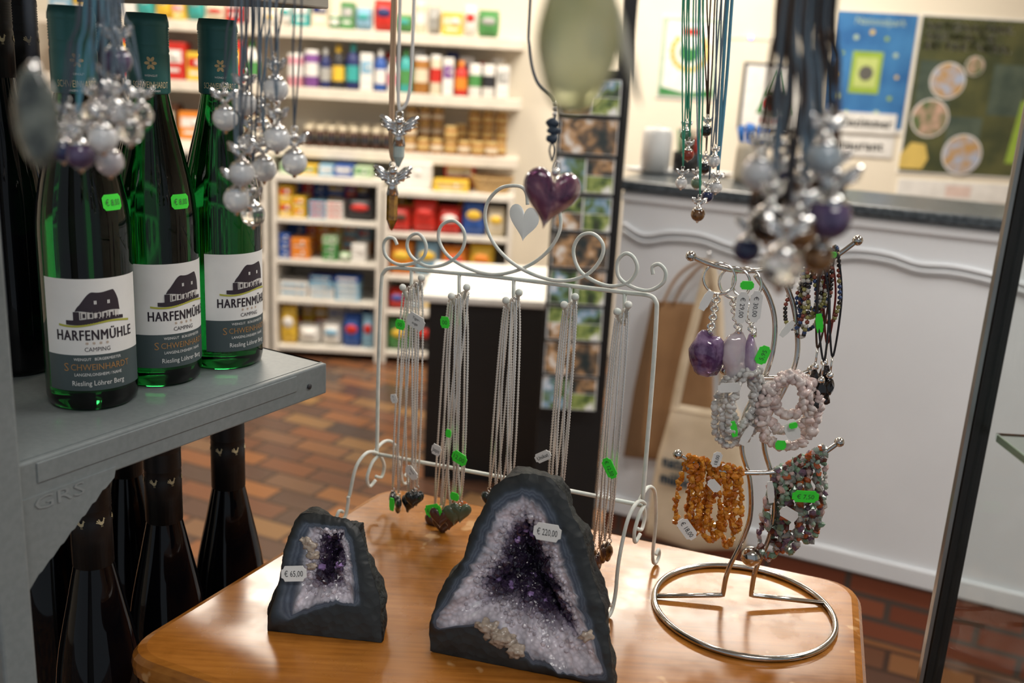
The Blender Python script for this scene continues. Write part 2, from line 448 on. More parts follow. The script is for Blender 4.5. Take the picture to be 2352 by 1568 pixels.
def rrow(x0, x1, yf, z, kinds, hs, cols, grp, where, cap=0.0, ws=(0.05, 0.06, 0.07, 0.09), d=0.08, seed=1):
    rg = random.Random(seed); x = x0
    while True:
        kind = rg.choice(kinds); w = rg.choice(ws); h = rg.choice(hs); c1 = rg.choice(cols); c2 = rg.choice(cols+["white"])
        if kind in ("can", "bottle"): w = rg.choice((0.05, 0.06, 0.07))
        dd = w if kind in ("can", "bottle", "jar") else d
        if x+w > x1: break
        st = 1 if (kind != "carton" or not cap) else max(1, int(cap//h))
        for s in range(st):
            prod(kind, x+w/2, yf+dd/2+0.014, z+s*h+0.0005, w, dd, h, c1, c2, grp, where, rg.uniform(-.05, .05) if kind == "carton" else 0)
            if rg.random() < .4: c1 = rg.choice(cols)
        x += w+0.005
# wall shelves
shx0, shx1 = -2.3, -0.02
for z in (1.575, 1.302, 1.025):
    single(MB().box((shx1-shx0, 0.26, 0.05), ((shx0+shx1)/2, WY-0.131, z-0.025), M("shelf_cream", (0.78, 0.71, 0.60), 0.45), 0.004), "wall_shelf", "long cream wooden wall shelf loaded with groceries", "shelf", group="cream wall shelves")
YF = WY-0.25
rrow(-2.25, -0.08, YF, 1.576, ["carton", "carton", "bag", "bag", "can"], [0.06, 0.08, 0.10, 0.12, 0.14], ["white", "white", "lightblue", "pink", "green", "cream", "teal", "yellow", "navy", "grey", "red"], "packages on the top wall shelf", "on a cream shelf", 0.12, seed=3, ws=(0.06, 0.08, 0.1))
row(-2.25, -1.18, YF, 1.303, [("carton", 0.14, 0.1, 0.17, "red", "white"), ("carton", 0.08, 0.1, 0.13, "yellow", "red"), ("can", 0.07, 0.07, 0.16, "orange", "white"), ("carton", 0.1, 0.1, 0.19, "red", "yellow"), ("bottle", 0.07, 0.07, 0.2, "white", "green")], "packages on the middle wall shelf", "on a cream shelf")
row(-1.14, -0.06, YF, 1.303, [("can", 0.075, 0.07, 0.15, "pink", "white"), ("can", 0.07, 0.07, 0.17, "purple", "white"), ("bottle", 0.05, 0.05, 0.18, "navy", "grey"), ("bottle", 0.06, 0.06, 0.20, "black", "yellow"), ("bottle", 0.065, 0.06, 0.21, "navy", "teal"), ("carton", 0.06, 0.05, 0.17, "white", "lightblue"), ("bottle", 0.055, 0.055, 0.19, "blue", "white"), ("bottle", 0.05, 0.05, 0.16, "white", "pink"), ("bottle", 0.06, 0.06, 0.2, "teal", "green"), ("can", 0.075, 0.075, 0.17, "honey", "cream"), ("can", 0.055, 0.055, 0.18, "cream", "red"), ("carton", 0.05, 0.05, 0.17, "white", "purple"), ("bottle", 0.06, 0.06, 0.16, "red", "orange"), ("can", 0.06, 0.06, 0.15, "white", "green"), ("can", 0.06, 0.06, 0.15, "white", "black"), ("carton", 0.06, 0.05, 0.15, "white", "grey")], "tins and bottles on the middle wall shelf", "on a cream shelf")
rrow(-1.14, -0.06, YF+0.09, 1.303, ["carton", "can", "bottle"], [0.14, 0.16, 0.18, 0.2], ["white", "cream", "navy", "lightblue", "red", "yellow", "purple"], "tins and bottles on the middle wall shelf", "on a cream shelf", seed=5)
row(-2.25, -1.1, YF, 1.026, [("carton", 0.13, 0.1, 0.16, "brown", "cream"), ("carton", 0.12, 0.1, 0.13, "orange", "white"), ("jar", 0.08, 0.08, 0.12, "red", "white"), ("carton", 0.1, 0.1, 0.18, "cream", "green")], "packages on the lower wall shelf", "on a cream shelf")
row(-1.06, -0.60, YF, 1.026, [("jar", 0.048, 0.048, 0.10, "brown", "black")], "dark preserve jars with cream lids", "on a cream shelf")
row(-1.06, -0.60, YF+0.07, 1.026, [("jar", 0.058, 0.058, 0.115, "brown", "cream")], "dark preserve jars with cream lids", "on a cream shelf")
row(-0.58, -0.36, YF+0.09, 1.026, [("jar", 0.058, 0.058, 0.07, "honey", "cream")], "honey jars stacked on the lower wall shelf", "on a cream shelf", 0.22)
row(-0.58, -0.06, YF, 1.026, [("jar", 0.06, 0.06, 0.066, "honey", "cream"), ("jar", 0.06, 0.06, 0.066, "honey", "gold")], "honey jars stacked on the lower wall shelf", "on a cream shelf", 0.14)
row(-0.34, -0.06, YF+0.08, 1.026, [("jar", 0.06, 0.06, 0.07, "honey", "gold")], "honey jars stacked on the lower wall shelf", "on a cream shelf", 0.215)

# shelf units
UY0, UY1 = 4.72, WY-0.005
shelfm = M("unit_white", (0.80, 0.76, 0.68), 0.5)
def unit(x0, x1, levels, top, lab):
    t = thing("shelf_unit", ((x0+x1)/2, (UY0+UY1)/2, 0), lab, "shelf")
    yc, dy = (UY0+UY1)/2, UY1-UY0
    for x in (x0+0.011, x1-0.011):
        part(MB().box((0.022, dy, top-0.03), (x, yc, (top-0.03)/2), shelfm, 0.002), "side_panel", t)
    part(MB().box((x1-x0, dy, 0.03), ((x0+x1)/2, yc, top-0.015), shelfm, 0.003), "top_board", t)
    part(MB().box((x1-x0-0.05, 0.01, top-0.08), ((x0+x1)/2, UY1-0.006, top/2), shelfm), "back_panel", t)
    for z in levels:
        part(MB().box((x1-x0-0.046, dy-0.014, 0.022), ((x0+x1)/2, yc-0.006, z-0.011), shelfm, 0.002), "shelf_board", t)
lv = [0.062, 0.30, 0.495, 0.695]
unit(-1.18, -0.655, lv, 0.90, "white shelving unit full of colourful grocery packs")
unit(-0.645, -0.03, [0.062, 0.27, 0.445, 0.655], 0.86, "white shelving unit stocked with red and orange bags")
unit(-1.95, -1.2, [0.2, 0.5, 0.75], 1.0, "white shelving unit beside the other units")
yf = UY0+0.01
W1 = "in a white unit"
row(-1.15, -1.02, yf, 0.6955, [("carton", 0.06, 0.12, 0.075, "yellow", "red"), ("carton", 0.06, 0.12, 0.05, "yellow", "orange")], "grocery packs on the upper unit shelf", W1, 0.15)
row(-1.01, -0.84, yf, 0.6955, [("carton", 0.08, 0.12, 0.028, "lightblue", "red"), ("carton", 0.08, 0.12, 0.028, "white", "red")], "grocery packs on the upper unit shelf", W1, 0.085)
row(-0.83, -0.68, yf, 0.6955, [("bag", 0.13, 0.08, 0.11, "black", "red")], "grocery packs on the upper unit shelf", W1)
rrow(-1.15, -0.68, yf+0.16, 0.6955, ["carton"], [0.05, 0.08], ["yellow", "blue", "navy", "red", "brown", "blue"], "grocery packs on the upper unit shelf", W1, 0.165, d=0.1, seed=8)
rrow(-1.15, -0.95, yf, 0.4955, ["carton"], [0.04, 0.05], ["navy", "blue", "orange"], "grocery packs on the middle unit shelf", W1, 0.13, d=0.1, seed=2)
rrow(-0.94, -0.68, yf, 0.4955, ["carton", "bag"], [0.04, 0.09], ["palegreen", "white", "palegreen", "green"], "grocery packs on the middle unit shelf", W1, 0.13, d=0.1, seed=4)
rrow(-1.15, -0.68, yf+0.17, 0.4955, ["carton"], [0.05, 0.07], ["blue", "red", "yellow", "orange", "lightblue"], "grocery packs on the middle unit shelf", W1, 0.16, d=0.1, seed=6)
rrow(-1.15, -0.68, yf, 0.3005, ["carton"], [0.03, 0.04], ["blue", "lightblue", "white", "white", "navy"], "grocery packs on the lower unit shelf", W1, 0.12, ws=(0.09, 0.12, 0.14), d=0.12, seed=9)
row(-1.15, -0.68, yf, 0.0625, [("bag", 0.08, 0.07, 0.19, "yellow", "white"), ("bag", 0.11, 0.10, 0.10, "white", "white"), ("bag", 0.10, 0.10, 0.12, "white", "lightblue"), ("bag", 0.09, 0.08, 0.16, "blue", "red"), ("bag", 0.06, 0.06, 0.17, "lightblue", "red")], "packs on the bottom unit shelf", W1)
rrow(-1.15, -0.68, yf+0.16, 0.0625, ["carton"], [0.05, 0.07, 0.1], ["yellow", "green", "navy", "blue", "red", "white"], "packs on the bottom unit shelf", W1, 0.2, d=0.1, seed=12)
row(-0.62, -0.05, yf, 0.6555, [("bag", 0.10, 0.08, 0.12, "red", "brown"), ("bag", 0.12, 0.09, 0.16, "red", "red"), ("bag", 0.11, 0.08, 0.13, "red", "white"), ("bag", 0.11, 0.08, 0.17, "blue", "yellow"), ("bag", 0.09, 0.08, 0.14, "cream", "yellow")], "snack bags on the upper unit shelf", W1)
rrow(-0.62, -0.05, yf+0.16, 0.6555, ["carton"], [0.06, 0.08], ["red", "orange", "yellow", "navy", "brown"], "snack bags on the upper unit shelf", W1, 0.16, d=0.1, seed=14)
row(-0.62, -0.05, yf, 0.4455, [("bag", 0.12, 0.08, 0.16, "orange", "yellow"), ("bag", 0.12, 0.09, 0.17, "lightblue", "yellow"), ("bag", 0.13, 0.08, 0.15, "orange", "red"), ("bag", 0.12, 0.08, 0.17, "yellow", "orange")], "snack bags on the middle unit shelf", W1)
rrow(-0.62, -0.05, yf+0.16, 0.4455, ["carton"], [0.05, 0.08], ["red", "orange", "yellow", "navy"], "snack bags on the middle unit shelf", W1, 0.17, d=0.1, seed=15)
rrow(-0.62, -0.05, yf, 0.2705, ["carton", "bag"], [0.05, 0.1], ["lightblue", "white", "red", "blue", "yellow"], "packs on the lower unit shelf", W1, 0.1, d=0.1, seed=16)
row(-0.62, -0.05, yf, 0.0625, [("bag", 0.12, 0.08, 0.15, "green", "yellow"), ("bag", 0.13, 0.08, 0.16, "black", "red"), ("bag", 0.13, 0.08, 0.13, "green", "red")], "packs on the bottom unit shelf", W1)
row(-1.92, -1.23, yf, 0.7505, [("carton", 0.14, 0.1, 0.12, "brown", "orange"), ("carton", 0.13, 0.1, 0.15, "red", "white")], "packs in the side unit", W1)
row(-1.92, -1.23, yf, 0.5005, [("carton", 0.14, 0.1, 0.15, "cream", "orange"), ("carton", 0.13, 0.1, 0.12, "brown", "white")], "packs in the side unit", W1)
row(-1.15, -0.68, yf+0.02, 0.9005, [("carton", 0.08, 0.12, 0.05, "palegreen", "green"), ("carton", 0.09, 0.12, 0.045, "yellow", "green"), ("carton", 0.07, 0.12, 0.05, "lightblue", "white"), ("carton", 0.09, 0.12, 0.055, "blue", "white")], "packs on top of the unit", "standing in for bright reflections")
row(-0.62, -0.40, yf+0.06, 0.8605, [("carton", 0.19, 0.1, 0.12, "white", "white")], "packs on top of the unit", "standing in for bright reflections")  # white carton stands in for bright reflections at this spot
row(-0.42, -0.24, yf+0.02, 0.8605, [("carton", 0.17, 0.12, 0.05, "yellow", "gold")], "packs on top of the unit", "standing in for bright reflections")
row(-0.38, -0.2, yf+0.18, 0.8605, [("carton", 0.15, 0.1, 0.13, "red", "white")], "packs on top of the unit", "standing in for bright reflections")
wick = M("wicker", (0.55, 0.38, 0.18), 0.7, col2=(0.40, 0.25, 0.10), nscale=120, bump=0.5, bscale=150)
def wickbowl(mb, bx, by, bz, rx, ry, h):
    for k in range(9):
        f = k/8; s_ = 0.75+0.25*f
        mb.tube([V((bx+rx*s_*math.cos(a*math.pi/16), by+ry*s_*math.sin(a*math.pi/16), bz+0.006+(h-0.006)*f+0.002*(-1)**a)) for a in range(32)], 0.006, wick, 6, True)
    mb.add([V((bx+rx*0.75*math.cos(a*math.pi/8), by+ry*0.75*math.sin(a*math.pi/8), bz+0.002)) for a in range(16)], [list(range(16))], wick)
mb = MB(); wickbowl(mb, -0.14, UY0+0.13, 0.8605, 0.10, 0.09, 0.07); single(mb, "wicker_basket", "low woven wicker basket on top of a shelving unit", "basket")

# low desk
p = pp(985, 690, V((0, 3.33, 0)), V((0, -1, 0)))
dx0, dx1 = p.x, 0.16
t = thing("desk", ((dx0+dx1)/2, 3.6, 0), "low desk with white top and black front panel", "desk")
part(MB().box((dx1-dx0+0.06, 0.62, 0.025), ((dx0+dx1)/2, 3.62, 0.672), white, 0.004), "desk_top", t)
part(MB().box((dx1-dx0, 0.03, 0.659), ((dx0+dx1)/2, 3.35, 0.3295), blackm, 0.002), "front_panel", t)
part(MB().box((0.03, 0.50, 0.659), (dx0+0.015, 3.62, 0.3295), blackm, 0.002), "side_panel", t)
part(MB().box((0.03, 0.50, 0.659), (dx1-0.015, 3.62, 0.3295), blackm, 0.002), "side_panel", t)
single(MB().box((0.21, 0.297, 0.004), (dx0+0.2, 3.55, 0.6875), tagw, 0.001), "paper_sheet", "white paper sheets lying on the desk top", "paper")

# ------------------------------------------------------------ counter
CP0 = V((0.235, 2.76, 0)); cd = V((0.908, -0.419, 0)).normalized(); cn = V((-cd.y, cd.x, 0))
if cn.y > 0: cn = -cn
CP = CP0+cd*0.05
CTOP = 1.172; LEN = 1.95; SL = 0.028
granite = M("dark_granite", (0.025, 0.033, 0.04), 0.3, col2=(0.075, 0.09, 0.10), nscale=90)
ctr = thing("shop_counter", CP+cd*LEN/2-cn*0.2, "long white panelled counter with dark granite top on brick plinth", "counter")
panelw = M("panel_white", (0.76, 0.78, 0.80), 0.45, col2=(0.73, 0.75, 0.77), nscale=4)
mb = MB(); mb.obox(CP+cd*LEN/2-cn*0.16+V((0, 0, CTOP-SL/2)), cd*(LEN/2+0.03), cn*0.18, V((0, 0, SL/2)), granite, 0.006); part(mb, "worktop", ctr, "speckled dark granite worktop")
mb = MB(); mb.obox(CP+cd*LEN/2-cn*0.16+V((0, 0, (CTOP-SL+0.2)/2)), cd*LEN/2, cn*0.16, V((0, 0, (CTOP-SL-0.2)/2)), panelw, 0.004)
FP = CP+cn*0.004
groove = M("panel_groove", (0.42, 0.43, 0.44), 0.5)
for off in (0, 16):
    pts = [(1432, 520), (1478, 546), (1540, 540), (1610, 546), (1680, 570), (1780, 592), (1880, 590), (1960, 580), (2040, 590), (2110, 612), (2200, 620), (2330, 652), (2420, 690)]
    mb.tube(catmull([pp(u, v+off, FP, cn) for u, v in pts], 5), 0.0032, groove, 6)
    mb.tube(catmull([pp(u, v+off-7, FP, cn) for u, v in pts], 5), 0.0045, panelw, 6)
pts = [(1460, 1172), (1500, 1195), (1600, 1212), (1700, 1240), (1850, 1262), (1930, 1278), (2020, 1310), (2160, 1345), (2300, 1380)]
mb.tube(catmull([pp(u, v-14, FP, cn) for u, v in pts], 5), 0.005, panelw, 6)
mb.obox(CP+cd*LEN/2+cn*0.006+V((0, 0, 0.225)), cd*LEN/2, cn*0.006, V((0, 0, 0.025)), panelw, 0.003)
mb.obox(CP+cd*LEN/2+cn*0.004+V((0, 0, CTOP-0.045)), cd*LEN/2, cn*0.004, V((0, 0, 0.012)), panelw, 0.003)
part(mb, "panelling", ctr)
mb = MB(); mb.obox(CP+cd*LEN/2-cn*0.17+V((0, 0, 0.1)), cd*(LEN/2-0.02), cn*0.15, V((0, 0, 0.1)), brickm); part(mb, "plinth", ctr, "red brick plinth")

tr = pz(1560, 398, CTOP)
single(MB().lathe([(0, 0), (0.15, 0), (0.165, 0.008), (0.167, 0.01), (0.15, 0.004), (0, 0.004)], M("tray_white", (0.75, 0.75, 0.74), 0.3), 40, Matrix.Translation(tr) @ Matrix.Scale(0.40, 4, (0, 1, 0))), "serving_tray", "flat white oval tray on the dark counter", "tray")
def cyl_at(u, v, wpx, hpx, z=CTOP):
    p = pz(u, v, z); dep = (p-CAM).dot(fwd); return p, wpx/2/F_*dep, hpx/F_*dep
p, r_, h_ = cyl_at(1503, 392, 68, 96, CTOP+0.006)
t = thing("paper_roll_holder", p, "white domed canister standing on the tray", "canister")
part(MB().lathe([(0, 0), (r_, 0), (r_, h_*0.86), (r_*0.93, h_*0.95), (r_*0.8, h_), (0, h_)], white, 28, Matrix.Translation(p)), "body", t)
part(MB().lathe([(0, h_), (r_*0.2, h_), (r_*0.2, h_+0.006), (0, h_+0.008)], white, 16, Matrix.Translation(p)), "knob", t)
p, r_, h_ = cyl_at(1716, 418, 68, 90)
stone_w = M("stoneware", (0.50, 0.44, 0.34), 0.6)
t = thing("pen_holder_with_pens", p, "beige stoneware jug holding blue pens on the counter", "pen holder")
part(MB().lathe([(0, 0), (r_*0.9, 0), (r_, h_*0.2), (r_*0.95, h_*0.8), (r_*0.85, h_), (r_*0.75, h_), (r_*0.75, h_*0.2), (0, h_*0.15)], stone_w, 24, Matrix.Translation(p)), "jug", t)
bluep = M("blue_plastic", (0.05, 0.25, 0.75), 0.35)
for i in range(7):
    a = i*0.9; base = p+V((0.3*r_*math.cos(a), 0.3*r_*math.sin(a), h_*0.2)); top = p+V((r_*0.95*math.cos(a), r_*0.6*math.sin(a), h_*1.35+0.006*(i % 3)))
    mb = MB(); mb.tube([base, base.lerp(top, 0.8), top], 0.0055, bluep, 8); mb.tube([base.lerp(top, 0.72), base.lerp(top, 1.0)], 0.0065, bluep, 8); part(mb, "pen", t)
p, r_, h_ = cyl_at(1575, 394, 66, 44, CTOP+0.006)
t = thing("pencil_cup", p, "dark cup packed with coloured pencils on the counter", "pencil cup")
part(MB().lathe([(0, 0), (r_, 0), (r_, h_), (r_*0.85, h_), (r_*0.85, 0.01), (0, 0.01)], blackm, 20, Matrix.Translation(p)), "cup", t)
for i in range(22):
    a = i*2.4; rr = r_*0.75*math.sqrt((i+1)/23)
    b0 = p+V((rr*0.8*math.cos(a), rr*0.8*math.sin(a), 0.012)); b1 = p+V((rr*1.2*math.cos(a), rr*1.2*math.sin(a), h_*2.0+0.012*math.sin(i*3)))
    mb = MB(); mt = C(["brown", "black", "green", "red", "navy"][i % 5], PAL[["brown", "black", "green", "red", "navy"][i % 5]])
    mb.tube([b0, b1], 0.0035, mt, 6); mb.lathe([(0.0035, 0), (0, 0.012)], C("cream", PAL["cream"]), 6, Matrix.Translation(b1)); part(mb, "pencil", t)

# black post + postcard display
PY_ = 2.62
bxp = py(1444, 60, PY_+0.045)
single(MB().box((0.036, 0.03, 2.8), (bxp.x, PY_+0.050, 1.4), blackm, 0.002), "support_post", "square black post standing at the end of the counter", "post")
pc = py(1333, 560, PY_)
zt = py(1345, 175, PY_).z; zb = py(1305, 942, PY_).z
t = thing("postcard_rack", (pc.x, PY_+0.02, 0), "tall black rack with a column of picture postcards", "postcard rack")
part(MB().box((0.180, 0.008, zt+0.02), (pc.x+0.008, PY_+0.027, (zt+0.02)/2), blackm, 0.002), "backboard", t)
def postcard_mat(i):
    mt, nt, b = new_mat("postcard_print")
    tc = nt.nodes.new("ShaderNodeTexCoord"); n = nt.nodes.new("ShaderNodeTexNoise"); n.inputs["Scale"].default_value = 26; n.inputs["Detail"].default_value = 6
    mp = nt.nodes.new("ShaderNodeMapping"); mp.inputs["Location"].default_value = (i*3.3, i*1.1, i)
    nt.links.new(tc.outputs["Object"], mp.inputs[0]); nt.links.new(mp.outputs[0], n.inputs["Vector"])
    cs = [[(0.02, 0.03, 0.01), (0.09, 0.15, 0.03), (0.32, 0.38, 0.10), (0.8, 0.8, 0.75)], [(0.01, 0.02, 0.02), (0.12, 0.08, 0.05), (0.50, 0.28, 0.12), (0.8, 0.76, 0.7)], [(0.02, 0.04, 0.02), (0.12, 0.2, 0.05), (0.22, 0.36, 0.52), (0.85, 0.85, 0.85)]][i % 3]
    r = ramp(nt, [(0.36, cs[0]), (0.47, cs[1]), (0.57, cs[2]), (0.66, cs[3])])
    nt.links.new(n.outputs["Fac"], r.inputs[0]); nt.links.new(r.outputs[0], b.inputs["Base Color"]); b.inputs["Roughness"].default_value = 0.5
    return mt
pmats = [postcard_mat(i) for i in range(6)]
nc = 9; ch = (zt-zb)/nc
part(MB().tube([(pc.x-0.080, PY_-0.02, zt), (pc.x-0.080, PY_-0.02, zb)], 0.0015, blackm, 6).tube([(pc.x+0.090, PY_-0.02, zt), (pc.x+0.090, PY_-0.02, zb)], 0.0015, blackm, 6), "wire_frame", t)
for i in range(nc):
    zc = zt-ch*(i+0.5); R = Matrix.Rotation(math.radians(-10), 4, 'X')
    Tm = Matrix.Translation((pc.x, PY_, zc)) @ R
    mb = MB().box((0.150, 0.0015, ch*0.90), (0, 0, 0), tagw, 0, Tm)
    k = i % 3
    if k == 0:
        for a in (-1, 1):
            for b_ in (-1, 1): mb.box((0.070, 0.0008, ch*0.42), (a*0.037, -0.001, b_*ch*0.22), pmats[(i+a+b_) % 6], 0, Tm)
    elif k == 1: mb.box((0.146, 0.0008, ch*0.87), (0, -0.001, 0), pmats[i % 6], 0, Tm)
    else:
        mb.box((0.070, 0.0008, ch*0.87), (-0.037, -0.001, 0), pmats[i % 6], 0, Tm); mb.box((0.070, 0.0008, ch*0.42), (0.037, -0.001, ch*0.22), pmats[(i+2) % 6], 0, Tm); mb.box((0.070, 0.0008, ch*0.42), (0.037, -0.001, -ch*0.22), pmats[(i+4) % 6], 0, Tm)
    single(mb, "postcard", "picture postcard with landscape photographs in the black rack", "postcard", group="postcards in the black rack")

# ------------------------------------------------------------ wall posters
def poster(name, label, cat, u0, v0, u1, v1, build, th=0.008, edge=None):
    um, vm = (u0+u1)/2, (v0+v1)/2; Y = WY-th
    x0 = py(u0, vm, Y).x; x1 = py(u1, vm, Y).x; z1 = py(um, v0, Y).z; z0 = py(um, v1, Y).z
    w, h = x1-x0, z1-z0
    mb = MB()
    def place(k): return lambda x, y: V((x0+x, Y-0.0012*k, z0+y))
    def rect(a, b_, c, d, mat, k=1):
        f = place(k); mb.add([f(a, b_), f(c, b_), f(c, d), f(a, d)], [[0, 1, 2, 3]], mat, None, False)
    def disc(x, y, r, mat, k=1, n=24):
        f = place(k); mb.add([f(x+r*math.cos(2*math.pi*i/n), y+r*math.sin(2*math.pi*i/n)) for i in range(n)], [list(range(n))], mat, None, False)
    def pol(pts, mat, k=1):
        f = place(k); mb.add([f(*q) for q in pts], [list(range(len(pts)))], mat, None, False)
    mb.box((w, th, h), ((x0+x1)/2, Y+th/2, (z0+z1)/2), edge or tagw)
    build(mb, w, h, rect, disc, pol, place)
    single(mb, name, label, cat)
gm = M("print_green", (0.05, 0.24, 0.07), 0.5); pgold = M("print_yellow", (0.70, 0.52, 0.14), 0.5); predm = M("print_red", (0.6, 0.04, 0.03), 0.5)
pblue = M("print_blue", (0.025, 0.12, 0.33), 0.5, col2=(0.05, 0.20, 0.45), nscale=6); plime = M("print_lime", (0.30, 0.45, 0.06), 0.5)
polive = M("print_olive", (0.050, 0.062, 0.028), 0.45, col2=(0.10, 0.105, 0.040), nscale=8); pdark = M("print_dark", (0.05, 0.075, 0.06), 0.45, col2=(0.09, 0.12, 0.09), nscale=10)
plc = M("print_landscape", (0.55, 0.36, 0.28), 0.5, col2=(0.08, 0.14, 0.05), nscale=18); plc2 = M("print_sky_landscape", (0.38, 0.46, 0.62), 0.5, col2=(0.48, 0.28, 0.08), nscale=18); pltb = M("print_lightgreen", (0.42, 0.55, 0.40), 0.5)
def b1(mb, w, h, rect, disc, pol, place):
    rect(w*.02, h*.02, w*.98, h*.98, pltb); rect(w*.09, h*.06, w*.91, h*.94, tagw, 2)
    for i in range(14):
        a = math.radians(140+i*20); disc(w*.5+w*.29*math.cos(a), h*.58+w*.29*math.sin(a), w*.055, pgold, 3, 8)
    disc(w*.5, h*.58, w*.17, gm, 4); rect(w*.42, h*.62, w*.58, h*.70, tagw, 5); rect(w*.36, h*.78, w*.64, h*.86, predm, 4); pol([(w*.05, h*.04), (w*.95, h*.04), (w*.95, h*.14), (w*.5, h*.07), (w*.05, h*.14)], gm, 3)
poster("certificate", "framed certificate with green emblem and yellow laurel on the wall", "certificate", 1514, 38, 1652, 228, b1)
def b2(mb, w, h, rect, disc, pol, place):
    rect(w*.04, h*.04, w*.96, h*.96, tagw)
    pol([(w*.25, h*.25), (w*.8, h*.25), (w*.525, h*.92)], gm, 2); pol([(w*.42, h*.55), (w*.63, h*.55), (w*.525, h*.85)], tagw, 3)
    rect(w*.36, h*.28, w*.68, h*.50, tagw, 3); disc(w*.45, h*.40, w*.08, predm, 4); disc(w*.6, h*.38, w*.08, inkm, 4)
    mb.text("KLASSE", h*.07, predm, place(4), w*.5, h*.12)
poster("certificate", "black framed award picture with green triangle emblem", "certificate", 1702, 146, 1852, 300, b2, 0.015, blackm)
def b3(mb, w, h, rect, disc, pol, place):
    rect(0, 0, w, h, pblue)
    mb.text("Nationalpark", h*.06, pltb, place(2), w*.55, h*.9, w*.62)
    rect(w*.26, h*.33, w*.64, h*.68, plime, 2); rect(w*.31, h*.38, w*.59, h*.63, M("print_lime_pale", (.5, .6, .2), .5), 3); disc(w*.45, h*.5, w*.09, M("print_grey", (.12, .12, .11), .5), 4)
    rr = random.Random(3)
    for i in range(12):
        a = i*math.pi/6; disc(w*.46+w*.38*math.cos(a), h*.48+h*.36*math.sin(a), w*.02+w*.02*rr.random(), [pgold, pltb, plime][i % 3], 3, 8)
    rect(0, 0, w, h*.04, tagw, 2)
poster("wall_poster", "blue poster with lime square and ring of small symbols", "poster", 1905, 28, 2090, 305, b3)
def b4(mb, w, h, rect, disc, pol, place): mb.text("Gästezimmer", h*.46, inkm, place(1), w*.5, h*.30, w*.90, 0.03)
poster("wall_sign", "white paper sign with black lettering about guest rooms", "sign", 1885, 258, 2058, 305, b4, 0.022)
def b5(mb, w, h, rect, disc, pol, place): mb.text("Restaurant", h*.46, inkm, place(1), w*.45, h*.30, w*.82, 0.03)
poster("wall_sign", "white paper sign with black lettering reading restaurant", "sign", 1882, 310, 2052, 358, b5, 0.010)
def b6(mb, w, h, rect, disc, pol, place):
    rect(w*.01, h*.01, w*.99, h*.99, polive)
    for i in range(6):
        rect(w*(.05+.31*(i % 3)), h*(.06+.34*(i//3)), w*(.34+.31*(i % 3)), h*(.38+.34*(i//3)), pdark if i % 2 else polive, 2)
    for k, (s_, yy) in enumerate((("NATIONALPARK.", .910), ("NACHHALTIG", .850), ("BEI PARTNERN.", .790))):
        mb.text(s_, h*.046, tagw, place(4), w*.06, h*yy, w*(.72 if k != 1 else .57), 0.02, 'L')
    for k, (x, y, r) in enumerate(((.30, .60, .15), (.20, .36, .16), (.52, .14, .17), (.50, .70, .08))):
        disc(w*x, h*y, w*r, tagw, 3+k*2); disc(w*x, h*y, w*r*.93, plc if k % 2 else plc2, 4+k*2)
    pol([(w*.0, h*.03), (w*.2, h*.03), (w*.24, h*.10), (w*.2, h*.19), (w*.08, h*.2), (w*.0, h*.12)], pgold, 3)
    pol([(w*.90, h*.1), (w*.99, h*.1), (w*.99, h*.5), (w*.95, h*.5)], plime, 3)
poster("wall_poster", "large dark olive poster with white headline and round landscape pictures", "poster", 2088, 38, 2362, 405, b6)
poster("notice_strip", "narrow white notice strip beneath the posters", "notice", 2060, 418, 2352, 462, lambda mb, w, h, rect, disc, pol, place: [rect(w*(.08+.3*i), h*.2, w*(.28+.3*i), h*.8, [tagw, M("print_pink", (.75, .6, .55), .5), tagw][i]) for i in range(3)])
mb = MB(); mb.tube(catmull([py(u, v, WY-0.01) for u, v in ((1655, 85), (1725, 86), (1800, 92))], 4), 0.002, white, 6)
mb.ball(py(1725, 86, WY-0.015), 0.008, M("led_blue", (0.1, 0.2, 1.0), 0.4, emit=4), 1); single(mb, "led_cable", "thin white cable with a glowing blue lamp bead", "cable")

# bags on counter front
paperm = M("kraft_paper", (0.36, 0.20, 0.09), 0.75, col2=(0.30, 0.165, 0.075), nscale=8, bump=0.3, bscale=30)
paper_shade = M("kraft_paper_shade", (0.20, 0.11, 0.05), 0.8)  # same kraft paper with the shade of the fold in its colour
cotton = M("cotton_canvas", (0.74, 0.61, 0.44), 0.85, col2=(0.62, 0.50, 0.34), nscale=10, bump=0.3, bscale=300)
def bagpanel(mb, px, off, mat, th):
    P0 = CP+cn*off; o = [pp(u, v, P0, cn) for u, v in px]
    oo = []
    for i in range(len(o)):
        a, b_ = o[i], o[(i+1) % len(o)]
        for k in range(5): oo.append(a.lerp(b_, k/5))
    mb.puffy(oo, cn, th, th*0.6, mat, 5, None, True, 0.35)
hk = pp(1628, 590, CP+cn*0.03, cn)
mb = MB(); mb.tube([hk-cn*0.03, hk, hk+V((0, 0, 0.015))], 0.003, silver, 8); single(mb, "wall_hook", "small metal hook on the white counter panel", "hook")
t = thing("paper_bag", pp(1535, 1060, CP+cn*0.02, cn), "brown kraft paper bag hanging on the counter front", "paper bag")
mb = MB(); bagpanel(mb, [(1498, 690), (1635, 700), (1642, 1055), (1560, 1062), (1432, 1048), (1455, 900)], 0.020, paperm, 0.012); part(mb, "bag_body", t)
mb = MB(); bagpanel(mb, [(1498, 690), (1516, 694), (1490, 870), (1474, 1050), (1432, 1048), (1455, 900)], 0.028, paper_shade, 0.004); part(mb, "gusset", t, "folded side gusset, shade in its colour")
for pts in (((1545, 700), (1580, 640), (1625, 605), (1632, 650), (1628, 700)), ((1520, 700), (1560, 630), (1622, 598), (1640, 650), (1640, 705))):
    mb = MB(); mb.tube(catmull([pp(u, v, CP+cn*0.032, cn) for u, v in pts], 5), 0.004, paperm, 6); part(mb, "handle", t)
